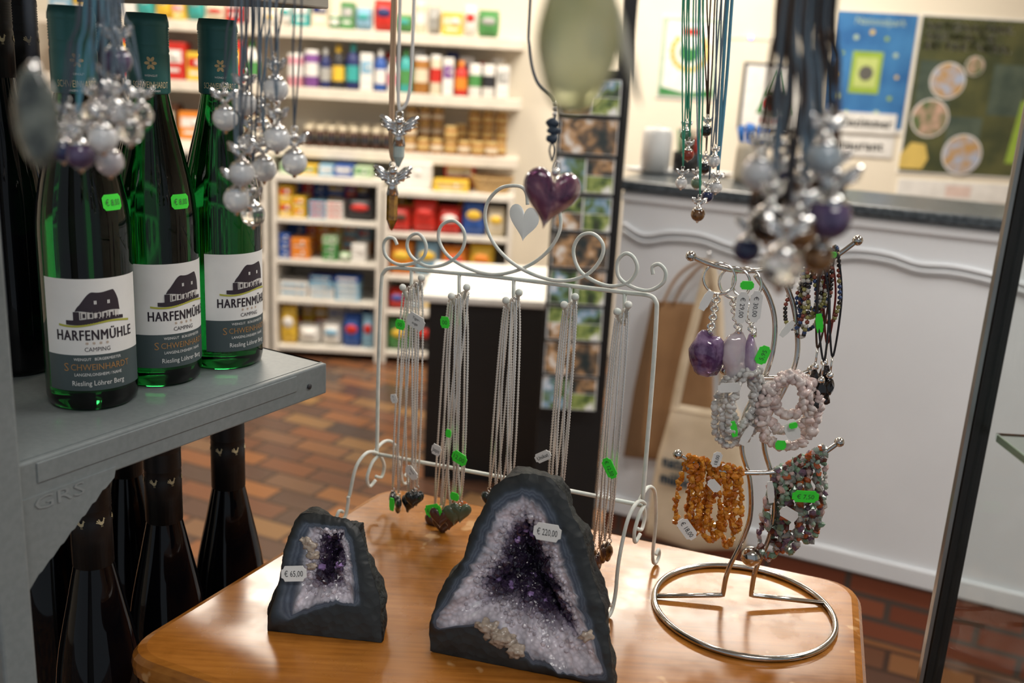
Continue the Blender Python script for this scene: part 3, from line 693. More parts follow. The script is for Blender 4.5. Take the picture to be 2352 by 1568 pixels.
t = thing("tote_bag", pp(1590, 1260, CP+cn*0.05, cn), "natural cotton tote bag with blue lettering on the counter", "tote bag")
mb = MB(); bagpanel(mb, [(1545, 925), (1620, 938), (1700, 945), (1712, 1100), (1715, 1262), (1590, 1262), (1482, 1225), (1492, 1150), (1510, 1050)], 0.05, cotton, 0.014)
hem = [pp(u, v, CP+cn*0.058, cn) for u, v in ((1545, 940), (1620, 953), (1700, 960))]; mb.tube(hem, 0.002, cotton, 6)
bl = M("print_tote_blue", (0.010, 0.06, 0.11), 0.8)
o = pp(1553, 1085, CP+cn*0.074, cn)
mb.text("natur", 0.036, bl, frame(o, cd, V((0, 0, 1))), 0, 0.010, 0.080, 0.04)
mb.text("mühle", 0.036, bl, frame(o, cd, V((0, 0, 1))), 0, -0.040, 0.085, 0.04); part(mb, "bag_body", t)
def strap(mb, pts, off, wd, mat):
    P = catmull([pp(u, v, CP+cn*off, cn) for u, v in pts], 6); vs = []; fs = []
    for i, p in enumerate(P):
        tt = (P[min(i+1, len(P)-1)]-P[max(i-1, 0)]).normalized(); s_ = tt.cross(cn).normalized()*wd
        vs += [p-s_, p+s_, p+s_-cn*0.002, p-s_-cn*0.002]
    for i in range(len(P)-1):
        a = i*4
        for k in range(4): fs.append([a+k, a+(k+1) % 4, a+4+(k+1) % 4, a+4+k])
    mb.add(vs, fs, mat)
mb = MB(); strap(mb, [(1548, 945), (1570, 840), (1600, 720), (1622, 640), (1632, 600)], 0.056, 0.012, cotton); part(mb, "handle", t)
mb = MB(); strap(mb, [(1632, 600), (1650, 700), (1655, 800), (1668, 900), (1690, 955)], 0.059, 0.012, cotton); part(mb, "handle", t)

# ------------------------------------------------------------ table
A = V((-0.131, 1.038, 0)); Cc = V((0.350, 0.868, 0)); E = V((0.235, 0.47, 0)); B = V((-0.30, 0.688, 0))
def round_poly(pts, r, n=8):
    out = []; N = len(pts)
    for i in range(N):
        p = pts[i]; a = (pts[i-1]-p).normalized(); b_ = (pts[(i+1) % N]-p).normalized()
        s, e = p+a*r, p+b_*r
        for k in range(n+1):
            t = k/n; out.append((1-t)**2*s+2*t*(1-t)*p+t*t*e)
    return out
ol = round_poly([A, Cc, E, B], 0.035); cen = (A+Cc+E+B)/4
t = thing("wooden_table", V((cen.x, cen.y, 0)), "small varnished orange-brown wooden table with rounded corners", "table")
prof = [(-0.012, 0), (-0.005, -0.002), (-0.001, -0.007), (0, -0.013), (-0.001, -0.02), (-0.006, -0.026), (-0.014, -0.03)]
vs = []; fs = []; n = len(ol)
for ins, dz in prof:
    for p in ol:
        d = (p-cen); vs.append(p+d.normalized()*ins+V((0, 0, TZ+dz)))
for k in range(len(prof)-1):
    for i in range(n): j = (i+1) % n; fs.append([k*n+i, k*n+j, (k+1)*n+j, (k+1)*n+i])
fs.append(list(range(n))); fs.append(list(range((len(prof)-1)*n, len(prof)*n))[::-1])
part(MB().add(vs, fs, wood, None, False), "table_top", t)
ins = [p+(cen-p).normalized()*0.06 for p in (A, Cc, E, B)]
for i in range(4):
    a, b_ = ins[i], ins[(i+1) % 4]; mb = MB(); mb.obox((a+b_)/2+V((0, 0, TZ-0.075)), (b_-a)/2, (b_-a).normalized().cross(V((0, 0, 1)))*0.009, V((0, 0, 0.045)), wood, 0.001); part(mb, "apron", t)
    mb = MB(); X = (b_-a).normalized(); mb.obox(a+V((0, 0, (TZ-0.03)/2)), X*0.02, X.cross(V((0, 0, 1)))*0.02, V((0, 0, (TZ-0.03)/2)), wood, 0.003); part(mb, "table_leg", t)

# ------------------------------------------------------------ rack
c1 = V((-0.1767, 0.903, 0)); fd = V((0.494, 0.869, 0)).normalized(); pn = V((-fd.y, fd.x, 0)); FL = 0.322; DP = 0.33
rk = thing("metal_shelf_rack", c1-fd*FL/2+pn*DP/2+V((0, 0, 0)), "blue-grey powder-coated metal shop rack with upright post", "shelf rack")
def rshelf(z, mat, nm="shelf", lip=0.030):
    mb = MB(); c = c1-fd*FL/2+pn*DP/2
    mb.obox(c+V((0, 0, z-0.0015)), fd*FL/2, pn*(DP/2-0.003), V((0, 0, 0.0015)), mat)
    mb.obox(c1-fd*FL/2+V((0, 0, z-lip/2)), fd*FL/2, pn*0.003, V((0, 0, lip/2)), mat, 0.0015)
    mb.obox(c1-fd*(FL/2+0.012)-pn*0.0032+V((0, 0, z-0.010)), fd*(FL/2-0.03), pn*0.0008, V((0, 0, 0.0075)), mat, 0.0006)
    mb.obox(c1+pn*DP/2-fd*0.0015+V((0, 0, z-lip/2)), fd*0.0015, pn*(DP/2-0.004), V((0, 0, lip/2)), mat)
    mb.lathe([(0, -0.001), (0.0025, -0.001), (0.0025, 0.001), (0, 0.001)], inkm, 10, Matrix.Translation(c1-fd*0.025+pn*(-0.0035)+V((0, 0, z-0.017))) @ V((0, 0, 1)).rotation_difference(pn).to_matrix().to_4x4())
    return part(mb, nm, rk)
LZ = 0.73
rshelf(SZ, rackgrey); rshelf(1.515, rackbeige, "upper_shelf", 0.026); rshelf(LZ-0.001, rackgrey, "lower_shelf")
up = c1-fd*(FL+0.016)
mb = MB(); mb.obox(up-pn*0.002+V((0, 0, 0.85)), fd*0.012, pn*0.018, V((0, 0, 0.85)), rackgrey, 0.002)
part(mb, "upright", rk)
mb = MB(); mb.obox(up+pn*(DP-0.02)+V((0, 0, 0.85)), fd*0.012, pn*0.018, V((0, 0, 0.85)), rackgrey, 0.002); part(mb, "upright", rk)
mb = MB(); mb.obox(c1-fd*(FL-0.07)+pn*(DP+0.004)+V((0, 0, 0.85)), fd*0.075, pn*0.002, V((0, 0, 0.28)), blackm, 0.0005); part(mb, "back_panel", rk, "black sheet added behind the lower bottles")  # added black sheet makes the gap behind the lower bottles dark
mb = MB()
bo = c1-fd*(FL-0.002)-pn*0.004+V((0, 0, SZ-0.026)); pr = [(0, 0), (0.080, 0), (0.078, -0.008)]
for i in range(7):
    f = i/6; pr += [(0.070-0.056*f, -0.014-0.044*f), (0.067-0.056*f, -0.0145-0.045*f)]
pr += [(0.0, -0.072)]
vs = [bo+fd*a+V((0, 0, b_)) for a, b_ in pr]; k = len(vs); vs += [p+pn*0.003 for p in vs]
fs = [list(range(k)), list(range(k, 2*k))[::-1]]+[[i, (i+1) % k, (i+1) % k+k, i+k] for i in range(k)]
mb.add(vs, fs, rackgrey, None, False); part(mb, "bracket", rk)
mb = MB(); o = c1-fd*(FL-0.034)-pn*0.0047+V((0, 0, SZ-0.037)); mb.text("GRS", 0.010, M("grey_emboss", (0.23, 0.255, 0.26), 0.4), frame(o, fd, V((0, 0, 1))), 0, 0, 0.040); part(mb, "embossed_lettering", rk)

# ------------------------------------------------------------ bottles
BH = 0.305; R_B = 0.035
labw = M("label_paper", (0.80, 0.80, 0.78), 0.5); labd = M("label_slate", (0.060, 0.085, 0.09), 0.45); labo = M("label_tan", (0.38, 0.205, 0.075), 0.4)
labi = M("label_ink", (0.035, 0.025, 0.035), 0.5); laby = M("label_olive", (0.42, 0.42, 0.06), 0.5)
def ell(cx_, cy_, rx, ry, rot=0, n=12):
    return [(cx_+rx*math.cos(2*math.pi*i/n)*math.cos(rot)-ry*math.sin(2*math.pi*i/n)*math.sin(rot), cy_+rx*math.cos(2*math.pi*i/n)*math.sin(rot)+ry*math.sin(2*math.pi*i/n)*math.cos(rot)) for i in range(n)]
ROO = [ell(0.05, 0.0, .48, .33, .15), ell(.42, .38, .17, .36, -.25), ell(.52, .74, .17, .15), [(.66, .70), (.88, .72), (.66, .82)], [(.40, .84), (.42, 1.08), (.52, .92)], [(.50, .86), (.58, 1.08), (.64, .86)],
       [(-.38, -.05), (-.30, .20), (-.78, .78), (-.98, .60)], [(-.30, .10), (-.12, .28), (-.42, .95), (-.66, .90)], [(-.40, -.10), (-.42, .10), (-1.0, .38), (-1.02, .18)],
       [(-.06, -.25), (.02, -.25), (-.02, -.72), (-.08, -.72)], [(.18, -.25), (.26, -.25), (.22, -.72), (.16, -.72)], [(-.14, -.74), (.14, -.74), (.02, -.66)], [(.10, -.74), (.40, -.74), (.26, -.66)]]
def rooster(mb, f, x, y, s, mat):
    for pc_ in ROO:
        mb.add([(x+a*s, y+b_*s, 0) for a, b_ in pc_], [list(range(len(pc_)))], mat, lambda p: f(p.x, p.y), False)
def cylmap(c, R, a0):
    return lambda x, y: V(c)+V((R*math.sin(a0+x/R), -R*math.cos(a0+x/R), y))
def tagpoly(w, h):
    n = 0.14*w; return [(-w/2+n, -h/2), (w/2-n, -h/2), (w/2-n*.6, -h*.32), (w/2, -h*.25), (w/2, h*.25), (w/2-n*.6, h*.32), (w/2-n, h/2), (-w/2+n, h/2), (-w/2+n*.6, h*.32), (-w/2, h*.25), (-w/2, -h*.25), (-w/2+n*.6, -h*.32)]
def tagmesh(place, w, h, mat, txt, bend=False):
    mb = MB()
    if bend:
        xs = [-w/2+w*i/8 for i in range(9)]; vs = []; fs = []
        for i, x in enumerate(xs):
            hh = h/2 if 0 < i < 8 else h*.3
            vs += [(x, -hh, 0), (x, 0, 0), (x, hh, 0)]
        for i in range(8): fs += [[3*i, 3*i+3, 3*i+4, 3*i+1], [3*i+1, 3*i+4, 3*i+5, 3*i+2]]
        mb.add(vs, fs, mat, lambda p: place(p.x, p.y), False)
        base_place = place
        nrm = (base_place(0.001, 0)-base_place(-0.001, 0)).cross(base_place(0, 0.001)-base_place(0, -0.001)).normalized()
        place = lambda x, y: base_place(x, y)+nrm*0.0006
    else:
        pl = tagpoly(w, h); k = len(pl)
        nrm = (place(1, 0)-place(0, 0)).cross(place(0, 1)-place(0, 0)).normalized()*0.0004
        vs = [place(*p)+nrm for p in pl]+[place(*p)-nrm for p in pl]
        mb.add(vs, [list(range(k)), list(range(k, 2*k))[::-1]]+[[i, i+k, (i+1) % k+k, (i+1) % k] for i in range(k)], mat, None, False)
        pl0 = place; place = lambda x, y: pl0(x, y)+nrm*1.6
    for j, s_ in enumerate(txt.split("|")):
        nl = len(txt.split("|")); hh = h*0.38/(nl if nl > 1 else 1)
        yy = -hh*0.5 if nl == 1 else (h*0.12-j*h*0.36)
        wd = min(w*0.74, hh/0.7*text_data(s_)[2]*1.0)
        mb.text(s_, hh, inkm if mat is tagw else inkgrey, place, 0, yy, wd)
    return mb
def bottle(x, y, z, kind, off, tag=None, H=BH, R=R_B):
    s = H/0.335; az0 = math.atan2(-x, y); az = az0+math.radians(off)
    green = kind == "green"
    t = thing("wine_bottle", (x, y, z), "green glass wine bottle with white label and teal cap" if green else "black wine bottle with black capsule and gold rooster marks", "bottle", "green wine bottles on the grey shelf" if green else "black wine bottles in the rack")
    T = Matrix.Translation((x, y, z))
    prof = [(0, 0.004), (0.02, 0.002), (R*.86, 0), (R*.97, 0.003), (R, 0.009), (R, 0.15*s), (R*.985, 0.162*s), (R*.94, 0.177*s), (R*.86, 0.194*s), (R*.75, 0.212*s), (R*.62, 0.232*s), (R*.51, 0.25*s), (0.0152, 0.266*s), (0.0143, 0.285*s), (0.0143, 0.325*s), (0, 0.325*s)]
    def rad_at(zz):
        for (r1_, z1_), (r2_, z2_) in zip(prof[4:], prof[5:]):
            if z1_ <= zz <= z2_: return r1_+(r2_-r1_)*(zz-z1_)/(z2_-z1_)
        return R
    part(MB().lathe(prof, greenglass if green else blackglass, 48, T), "glass_body", t)
    cm = tealcap if green else blackcap; rc = 0.0168
    pr = [(rc, 0.268*s), (rc, 0.300*s), (rc-.0006, 0.302*s), (rc, 0.304*s)]
    if not green: pr[0] = (rc, 0.262*s)
    for i in range(8): pr += [(rc-.0005, (.308+.0022*i)*s), (rc+.0002, (.309+.0022*i)*s)]
    pr += [(rc, 0.329*s), (rc-0.0015, 0.335*s), (0, 0.335*s)]
    mb = MB().lathe([(0.0146, 0.266*s)]+pr, cm, 32, T)
    f = cylmap((x, y, z), rc+0.0004, az0+(math.radians(6) if green else 0))
    if green:
        mb.text("WEINGUT", 0.0016, tagw, f, 0, 0.2815*s, 0.010); mb.text("SCHWEINHARDT", 0.0050, goldp, f, 0, 0.273*s-0.001, 0.030); mb.text("LANGENLONSHEIM", 0.0016, tagw, f, 0, 0.2695*s-.001, 0.014)
        for q in range(6):
            a_ = q*math.pi/3; mb.add([(c_[0], c_[1]+0.293*s, 0) for c_ in ell(0.0028*math.cos(a_), 0.0034*math.sin(a_), .0022, .0013, a_, 8)], [list(range(8))], gold, lambda p: f(p.x, p.y), False)
    else:
        for k in range(-2, 2): rooster(mb, f, (k+.5)*0.0165, H-0.040, 0.0044, goldp)
    part(mb, "screw_cap" if green else "capsule", t)
    if green:
        mb = MB(); ha = math.radians(66); RL = R+0.0003; f0 = cylmap((x, y, z), RL, az); f1 = cylmap((x, y, z), RL+0.0003, az); f2 = cylmap((x, y, z), RL+0.0005, az)
        def strip(f, xs, lo, hi, mat):
            vs = []
            for i, q in enumerate(xs): vs += [(q, lo(q), 0), (q, hi(q), 0)]
            mb.add(vs, [[2*i, 2*i+2, 2*i+3, 2*i+1] for i in range(len(xs)-1)], mat, lambda p: f(p.x, p.y), True)
        L = ha*RL; xs = [-L+2*L*i/28 for i in range(29)]
        strip(f0, xs, lambda q: 0.047, lambda q: 0.107, labw); strip(f0, xs, lambda q: 0.018, lambda q: 0.047, labd)
        hx = [-0.0150+0.034*i/34 for i in range(35)]
        def roof(q):
            u = min(1, max(0, (q+0.0150)/0.034)); a_ = min(1, u/0.40); a_ = a_*a_*(3-2*a_)
            top = 0.0842+0.0128*a_+0.0008*math.sin(u*9)
            return 0.0815+(top-0.0815)*min(1, ((1-u)/0.14))**.45*min(1, u/.05+.2)
        strip(f1, hx, lambda q: 0.0812-0.0008*math.cos(q*260), roof, labi)
        strip(f1, [-0.0130+0.031*i/12 for i in range(13)], lambda q: 0.0758, lambda q: 0.0815, M("label_wall", (0.65, 0.63, 0.6), 0.5))
        strip(f2, [-0.0165, -0.0140, -0.0120], lambda w: 0.0748, lambda w: 0.0815, labi)
        for q in (-0.0095, -0.0045, 0.0010, 0.0060, 0.0110): strip(f2, [q, q+0.0018], lambda w: 0.0768, lambda w: 0.0800, labi)
        for q in (-0.0112, -0.0068, -0.0018, 0.0040, 0.0090, 0.0140): strip(f2, [q, q+0.0005], lambda w: 0.0758, lambda w: 0.0810, labi)
        strip(f1, [-0.022+0.044*i/24 for i in range(25)], lambda q: 0.0726+0.0016*math.sin(q*110), lambda q: 0.0760+0.0012*math.sin(q*110+.4), labi)
        strip(f1, [-0.028+0.056*i/30 for i in range(31)], lambda q: 0.0708+0.0016*math.sin(q*110+.3), lambda q: 0.0724+0.0016*math.sin(q*110+.3), laby)
        for q in (-0.001, 0.009):
            for w_ in (0, 0.0011): strip(f2, [q+w_, q+w_+.0008], lambda w: 0.0872, lambda w: 0.0900, labw)
        mb.text("HARFENMÜHLE", 0.0080, labi, f1, 0, 0.0590, 0.060, 0.022)
        for i in range(4): mb.text("*", 0.004, labo, f1, (i-1.5)*0.005, 0.0535)
        mb.text("CAMPING", 0.0034, labi, f1, 0, 0.0498, 0.019)
        mb.text("WEINGUT   BÜRGERMEISTER", 0.0022, labw, f1, 0, 0.0425, 0.036)
        mb.text("S", 0.0066, labo, f1, -0.0240, 0.0340); mb.text("CHWEINHARDT", 0.0050, labo, f1, 0.0025, 0.0348, 0.046)
        mb.text("LANGENLONSHEIM / NAHE", 0.0024, labw, f1, 0, 0.0300, 0.036)
        mb.text("Riesling Löhrer Berg", 0.0040, labw, f1, 0, 0.0222, 0.040)
        part(mb, "paper_label", t)
    if tag:
        a, zz = tag; a0 = az0+math.radians(a)
        def tplace(x_, y_):
            rr_2 = rad_at(zz+y_)+0.0008; ang = a0+x_/rr_2
            return V((x, y, z+zz+y_))+V((rr_2*math.sin(ang), -rr_2*math.cos(ang), 0))
        part(tagmesh(tplace, 0.0175, 0.012, tagg, "€ 8,00", True), "price_sticker", t, "neon green price sticker")
bottle(-0.339, 0.768, SZ, "green", 8, (40, 0.164))
bottle(-0.308, 0.835, SZ, "green", 35, (38, 0.158))
bottle(-0.2685, 0.893, SZ, "green", 40)
for x, y in ((-0.457, 0.925), (-0.405, 0.985), (-0.435, 0.835), (-0.520, 0.86)):
    bottle(x, y, SZ, "black", 0, None, 0.318, 0.033)
for u, v, dep in ((522, 985, 1.0), (372, 1050, 0.92), (205, 1130, 0.834), (290, 1085, 1.03), (110, 1120, 0.96)):
    p = pd(u, v, dep); bottle(p.x, p.y, LZ, "black", 0, None, 0.375, 0.037)

# ------------------------------------------------------------ geodes
def polyrad(poly, th):
    dx, dy = math.cos(th), math.sin(th); best = 0
    for i in range(len(poly)):
        x1, y1 = poly[i]; x2, y2 = poly[(i+1) % len(poly)]
        ex, ey = x2-x1, y2-y1; den = dx*ey-dy*ex
        if abs(den) < 1e-12: continue
        t = (x1*ey-y1*ex)/den; s = (x1*dy-y1*dx)/den
        if t > 0 and -1e-6 <= s <= 1+1e-6: best = max(best, t)
    return best
def geode(base, O, F, Wp, Cv, ctr_, tilt, depth, cav, label, tag, seed, chunk, npts):
    a = pz(*base[0], TZ); b_ = pz(*base[1], TZ); Rv = (b_-a).normalized(); Nh = V((Rv.y, -Rv.x, 0))
    if Nh.y > 0: Nh = -Nh
    N = Nh*math.cos(tilt)+V((0, 0, 1))*math.sin(tilt); Uv = V((0, 0, 1))*math.cos(tilt)-Nh*math.sin(tilt)
    ce = pp(*ctr_, a, N)
    def P2(l): return [((pp(u, v, a, N)-ce).dot(Rv), (pp(u, v, a, N)-ce).dot(Uv)) for u, v in l]
    L = [P2(x) for x in (Cv, Wp, F, O)]; n = 220
    rad = [[polyrad(l, 2*math.pi*i/n) for i in range(n)] for l in L]
    for k in range(3):
        sm = rad[k][:]; rad[k] = [(sm[i-1]+2*sm[i]+sm[(i+1) % n])/4 for i in range(n)]
    for i in range(n):
        cc_, ss_ = math.cos(2*math.pi*i/n), math.sin(2*math.pi*i/n)
        w1 = noise.noise(V((cc_*4, ss_*4, seed))); w2 = noise.noise(V((cc_*9, ss_*9, seed+5))); w3 = noise.noise(V((cc_*22, ss_*22, seed+9)))
        rad[0][i] *= 1+0.20*w1+0.14*w2+0.12*w3; rad[1][i] *= 1+0.06*w1+0.07*w2+0.05*w3; rad[2][i] *= 1+0.03*w2+.015*w3; rad[3][i] *= 1+0.018*w2+0.014*w3
        for k in (1, 2, 3): rad[k][i] = max(rad[k][i], rad[k-1][i]+0.0010)
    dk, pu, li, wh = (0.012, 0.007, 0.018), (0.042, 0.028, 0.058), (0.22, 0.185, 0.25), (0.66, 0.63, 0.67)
    def mixc(c, d, t): return tuple(c[j]*(1-t)+d[j]*t for j in range(3))
    def c1f(t):
        if t < .15: return mixc(pu, li, t/.15)
        if t < .40: return mixc(li, wh, (t-.15)/.25)
        if t < .82: return wh
        return mixc(wh, (0.34, 0.35, 0.39), (t-.82)/.18)
    rings = []
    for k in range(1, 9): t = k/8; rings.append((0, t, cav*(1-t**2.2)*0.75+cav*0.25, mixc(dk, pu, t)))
    for k in range(1, 11): t = k/10; rings.append((1, t, cav*0.25*(1-t)**1.3+0.001*(1-t), c1f(t)))
    for k in range(1, 10): t = k/9; cc = [(0.16, 0.17, 0.20), (0.08, 0.095, 0.13), (0.045, 0.06, 0.09), (0.10, 0.125, 0.165), (0.05, 0.065, 0.095), (0.09, 0.11, 0.14), (0.04, 0.055, 0.075), (0.025, 0.032, 0.04), (0.018, 0.022, 0.025)][k-1]; rings.append((2, t, 0.0, cc))
    for k in range(1, 4): t = k/3; rings.append((3, t, 0.0025*t*t, (0.018, 0.021, 0.021)))
    def rr(band, t, i):
        lo = 0 if band == 0 else rad[band-1][i]; return lo+(rad[band][i]-lo)*t
    def pos(band, t, dpt, i, nz=1.0):
        th = 2*math.pi*i/n; r = rr(band, t, int(i) % n)
        p = ce+Rv*r*math.cos(th)+Uv*r*math.sin(th)-N*dpt
        amp = 0.008 if band == 0 else (0.006*(1-t*.6) if band == 1 else 0.0010)
        p = p+N*noise.noise(p*80)*amp*nz
        if p.z < TZ+0.0005: p.z = TZ+0.0005
        return p
    vs = [ce-N*cav]; cols = [dk]
    for band, t, dpt, c in rings:
        for i in range(n):
            p = pos(band, t, dpt, i)
            if band < 2:
                g = 1+0.4*noise.noise(p*90)+0.5*noise.noise(V((i*0.30, seed, t)))
                if band == 1: g *= 1-0.6*max(0, noise.noise(p*32))
            else: g = 1+0.35*noise.noise(p*40)+.3*noise.noise(p*140)
            vs.append(p); cols.append(tuple(max(0.004, min(0.85, x*g)) for x in c))
    th = thing("amethyst_geode", V((ce.x, ce.y, TZ)), label, "geode")
    mb = MB(); NI = 18
    fs = [[0, 1+i, 1+(i+1) % n] for i in range(n)]
    for k in range(NI-1):
        for i in range(n): j = (i+1) % n; fs.append([1+k*n+i, 1+(k+1)*n+i, 1+(k+1)*n+j, 1+k*n+j])
    mb.add(vs[:1+NI*n], fs, crystalm, None, True, cols[:1+NI*n]); part(mb, "crystal_face", th, "purple amethyst crystals rimmed with white quartz")
    off = 1+(NI-1)*n; vs2 = vs[off:]; c2_ = cols[off:]; nr = len(vs2)//n
    fs2 = [[k*n+i, (k+1)*n+i, (k+1)*n+(i+1) % n, k*n+(i+1) % n] for k in range(nr-1) for i in range(n)]
    part(MB().add(vs2, fs2, agatem, None, True, c2_), "agate_rim", th, "blue-grey banded agate rim")
    rg = random.Random(seed); mb = MB()
    for _ in range(npts):
        i = rg.randrange(n); band = 0 if rg.random() < 0.55 else 1; t = math.sqrt(rg.random()) if band == 0 else rg.random()**1.6*0.7
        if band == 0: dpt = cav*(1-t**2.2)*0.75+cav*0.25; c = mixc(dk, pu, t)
        else: dpt = cav*0.25*(1-t)**1.3+0.001*(1-t); c = c1f(t)
        p = pos(band, t, dpt, i); rc = rg.uniform(0.0012, 0.0026)*(1.5 if band == 0 else 0.9); g = rg.uniform(.6, 1.5) if band == 0 else rg.uniform(.8, 1.1)*(1-0.5*max(0, noise.noise(p*32)))
        if band == 0 and rg.random() < .05: g = 9  # a few cavity points whitened, sparkle put into their colour
        if p.z < TZ+0.004: continue
        ax = (N*1.0+V((rg.uniform(-.8, .8), rg.uniform(-.8, .8), rg.uniform(-.8, .8)))).normalized(); s1 = ax.orthogonal().normalized(); s2 = ax.cross(s1)
        v6 = [p-ax*0.002+(s1*math.cos(k*math.pi/3)+s2*math.sin(k*math.pi/3))*rc for k in range(6)]+[p+ax*rc*0.3+(s1*math.cos(k*math.pi/3)+s2*math.sin(k*math.pi/3))*rc for k in range(6)]+[p+ax*rc*1.3]
        f6 = [[k, (k+1) % 6, 6+(k+1) % 6, 6+k] for k in range(6)]+[[6+k, 6+(k+1) % 6, 12] for k in range(6)]
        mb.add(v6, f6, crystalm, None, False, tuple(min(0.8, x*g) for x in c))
    cm = (0.50, 0.42, 0.32)
    for u, v, s_ in chunk:
        p = pp(u, v, a-N*0.001, N); mb.ball(p, (s_, s_*.6, s_*.8), crystalm, 3, 0.8, u, True, cm)
    part(mb, "crystal_points", th); th.children[-1]["kind"] = "stuff"
    ymin = min(rad[3][i]*math.sin(2*math.pi*i/n) for i in range(n)); vs = []; K = 16
    for k in range(K+1):
        f = k/K; sc = max(0.05, 1-0.14*f-0.71*max(0, (f-.4)/.6)**2.0) if k < K else 0.12; back = depth*(f if f < .9 else .9+(f-.9)*.3)
        for i in range(n):
            an = 2*math.pi*i/n; r = rad[3][i]; x = r*math.cos(an)*(0.25+0.75*sc); y = ymin+(r*math.sin(an)-ymin)*sc
            p = ce+Rv*x+Uv*y-Nh*back-N*0.0025
            if k > 0: p += V((noise.noise(p*26), noise.noise(p*26+V((9, 0, 0))), noise.noise(p*26+V((0, 9, 0)))))*0.009*min(1, k/3)+V((noise.noise(p*120), noise.noise(p*120+V((9, 0, 0))), noise.noise(p*120+V((0, 9, 0)))))*0.0018
            if p.z < TZ+0.0003: p.z = TZ+0.0003
            vs.append(p)
    fs = [[k*n+i, (k+1)*n+i, (k+1)*n+(i+1) % n, k*n+(i+1) % n] for k in range(K) for i in range(n)]
    fs.append(list(range(K*n, (K+1)*n)))
    part(MB().add(vs, fs, rockm), "rock_shell", th, "dark grey-green basalt rind")
    u, v, w, h, tx, ang = tag; o = pp(u, v, a+N*0.006, N); X = Rv*math.cos(ang)+Uv*math.sin(ang); Y = Uv*math.cos(ang)-Rv*math.sin(ang)
    part(tagmesh(frame(o, X, Y), w, h, tagw, tx), "price_sticker", th, "white price sticker")
geode(((985, 1500), (1407, 1585)),
      [(1160, 1098), (1215, 1088), (1262, 1096), (1298, 1138), (1312, 1180), (1338, 1230), (1362, 1330), (1388, 1400), (1397, 1460), (1410, 1586), (1200, 1545), (985, 1500), (985, 1442), (1002, 1375), (1022, 1335), (1060, 1288), (1078, 1225), (1108, 1165), (1128, 1120)],
      [(1160, 1125), (1215, 1115), (1248, 1124), (1282, 1180), (1320, 1275), (1350, 1380), (1385, 1500), (1402, 1572), (1300, 1552), (1215, 1522), (1105, 1438), (996, 1447), (998, 1405), (1062, 1300), (1098, 1215), (1128, 1150)],
      [(1172, 1158), (1215, 1150), (1240, 1165), (1268, 1235), (1304, 1320), (1342, 1430), (1392, 1562), (1285, 1542), (1222, 1508), (1118, 1432), (1004, 1438), (1018, 1395), (1078, 1322), (1113, 1248), (1143, 1178)],
      [(1182, 1215), (1222, 1215), (1250, 1285), (1280, 1355), (1310, 1440), (1240, 1400), (1190, 1372), (1112, 1350), (1142, 1300), (1165, 1245)],
      (1215, 1330), math.radians(14), 0.075, 0.036, "large amethyst geode with dark rind on the wooden table", (1257, 1222, 0.022, 0.0135, "€ 220,00", 0.0), 5,
      [(1130, 1445, 0.008), (1158, 1468, 0.009), (1190, 1495, 0.007), (1350, 1460, 0.006), (1145, 1458, 0.006), (1175, 1480, 0.006), (1110, 1436, 0.006)], 1500)
geode(((612, 1452), (873, 1480)),
      [(686, 1184), (700, 1178), (742, 1182), (795, 1192), (822, 1212), (836, 1250), (850, 1310), (870, 1370), (877, 1480), (740, 1466), (612, 1452), (612, 1418), (632, 1365), (642, 1318), (650, 1262), (668, 1215)],
      [(692, 1196), (792, 1208), (812, 1235), (824, 1320), (832, 1395), (770, 1390), (700, 1412), (652, 1430), (620, 1424), (642, 1335), (660, 1255)],
      [(712, 1212), (788, 1218), (800, 1258), (810, 1330), (814, 1385), (760, 1378), (715, 1388), (672, 1408), (696, 1330), (704, 1250)],
      [(748, 1222), (780, 1230), (788, 1270), (778, 1328), (748, 1338), (732, 1318), (738, 1280), (738, 1244)],
      (757, 1285), math.radians(18), 0.052, 0.022, "small amethyst geode with dark rind on the wooden table", (675, 1317, 0.021, 0.0125, "€ 65,00", 0.12), 9,
      [(712, 1255, 0.006), (720, 1275, 0.005), (704, 1242, 0.005), (716, 1300, 0.004)], 650)

# ------------------------------------------------------------ necklace stand
Lp = V((-0.1315, 0.98, 0)); Rp = V((0.122, 0.831, 0)); fr = (Rp-Lp).normalized(); fn = V((fr.y, -fr.x, 0))
if fn.y > 0: fn = -fn
def fp(u, v, off=0.0): return pp(u, v, Lp+fn*off, fn)
mb = MB(); WR = 0.0020
frame_l = [(866, 1042), (868, 900), (872, 750), (876, 650), (882, 625), (905, 615), (1000, 623), (1150, 637), (1300, 655), (1440, 672), (1490, 678), (1506, 692), (1508, 720), (1500, 850), (1488, 1000), (1476, 1145)]
mb.tube(catmull([fp(*p) for p in frame_l], 6), WR, wirem, 10)
mb.tube([fp(864, 1042), fp(1150, 1095), fp(1474, 1160)], WR, wirem, 10)
st = thing("necklace_stand", (Lp+Rp)/2+V((0, 0, TZ)), "pale mint wire necklace stand with scrolls and a heart", "necklace stand")
part(mb, "frame", st)
scroll = [(912, 562), (905, 548), (890, 547), (881, 563), (888, 590), (915, 607), (950, 604), (974, 588), (978, 560), (962, 537), (942, 543), (935, 565), (948, 592), (985, 612), (1030, 603), (1062, 572), (1066, 532), (1042, 507), (1014, 518), (1008, 550), (1030, 588), (1080, 618), (1140, 630), (1205, 614), (1255, 580), (1284, 535), (1286, 490), (1268, 452), (1235, 430)]
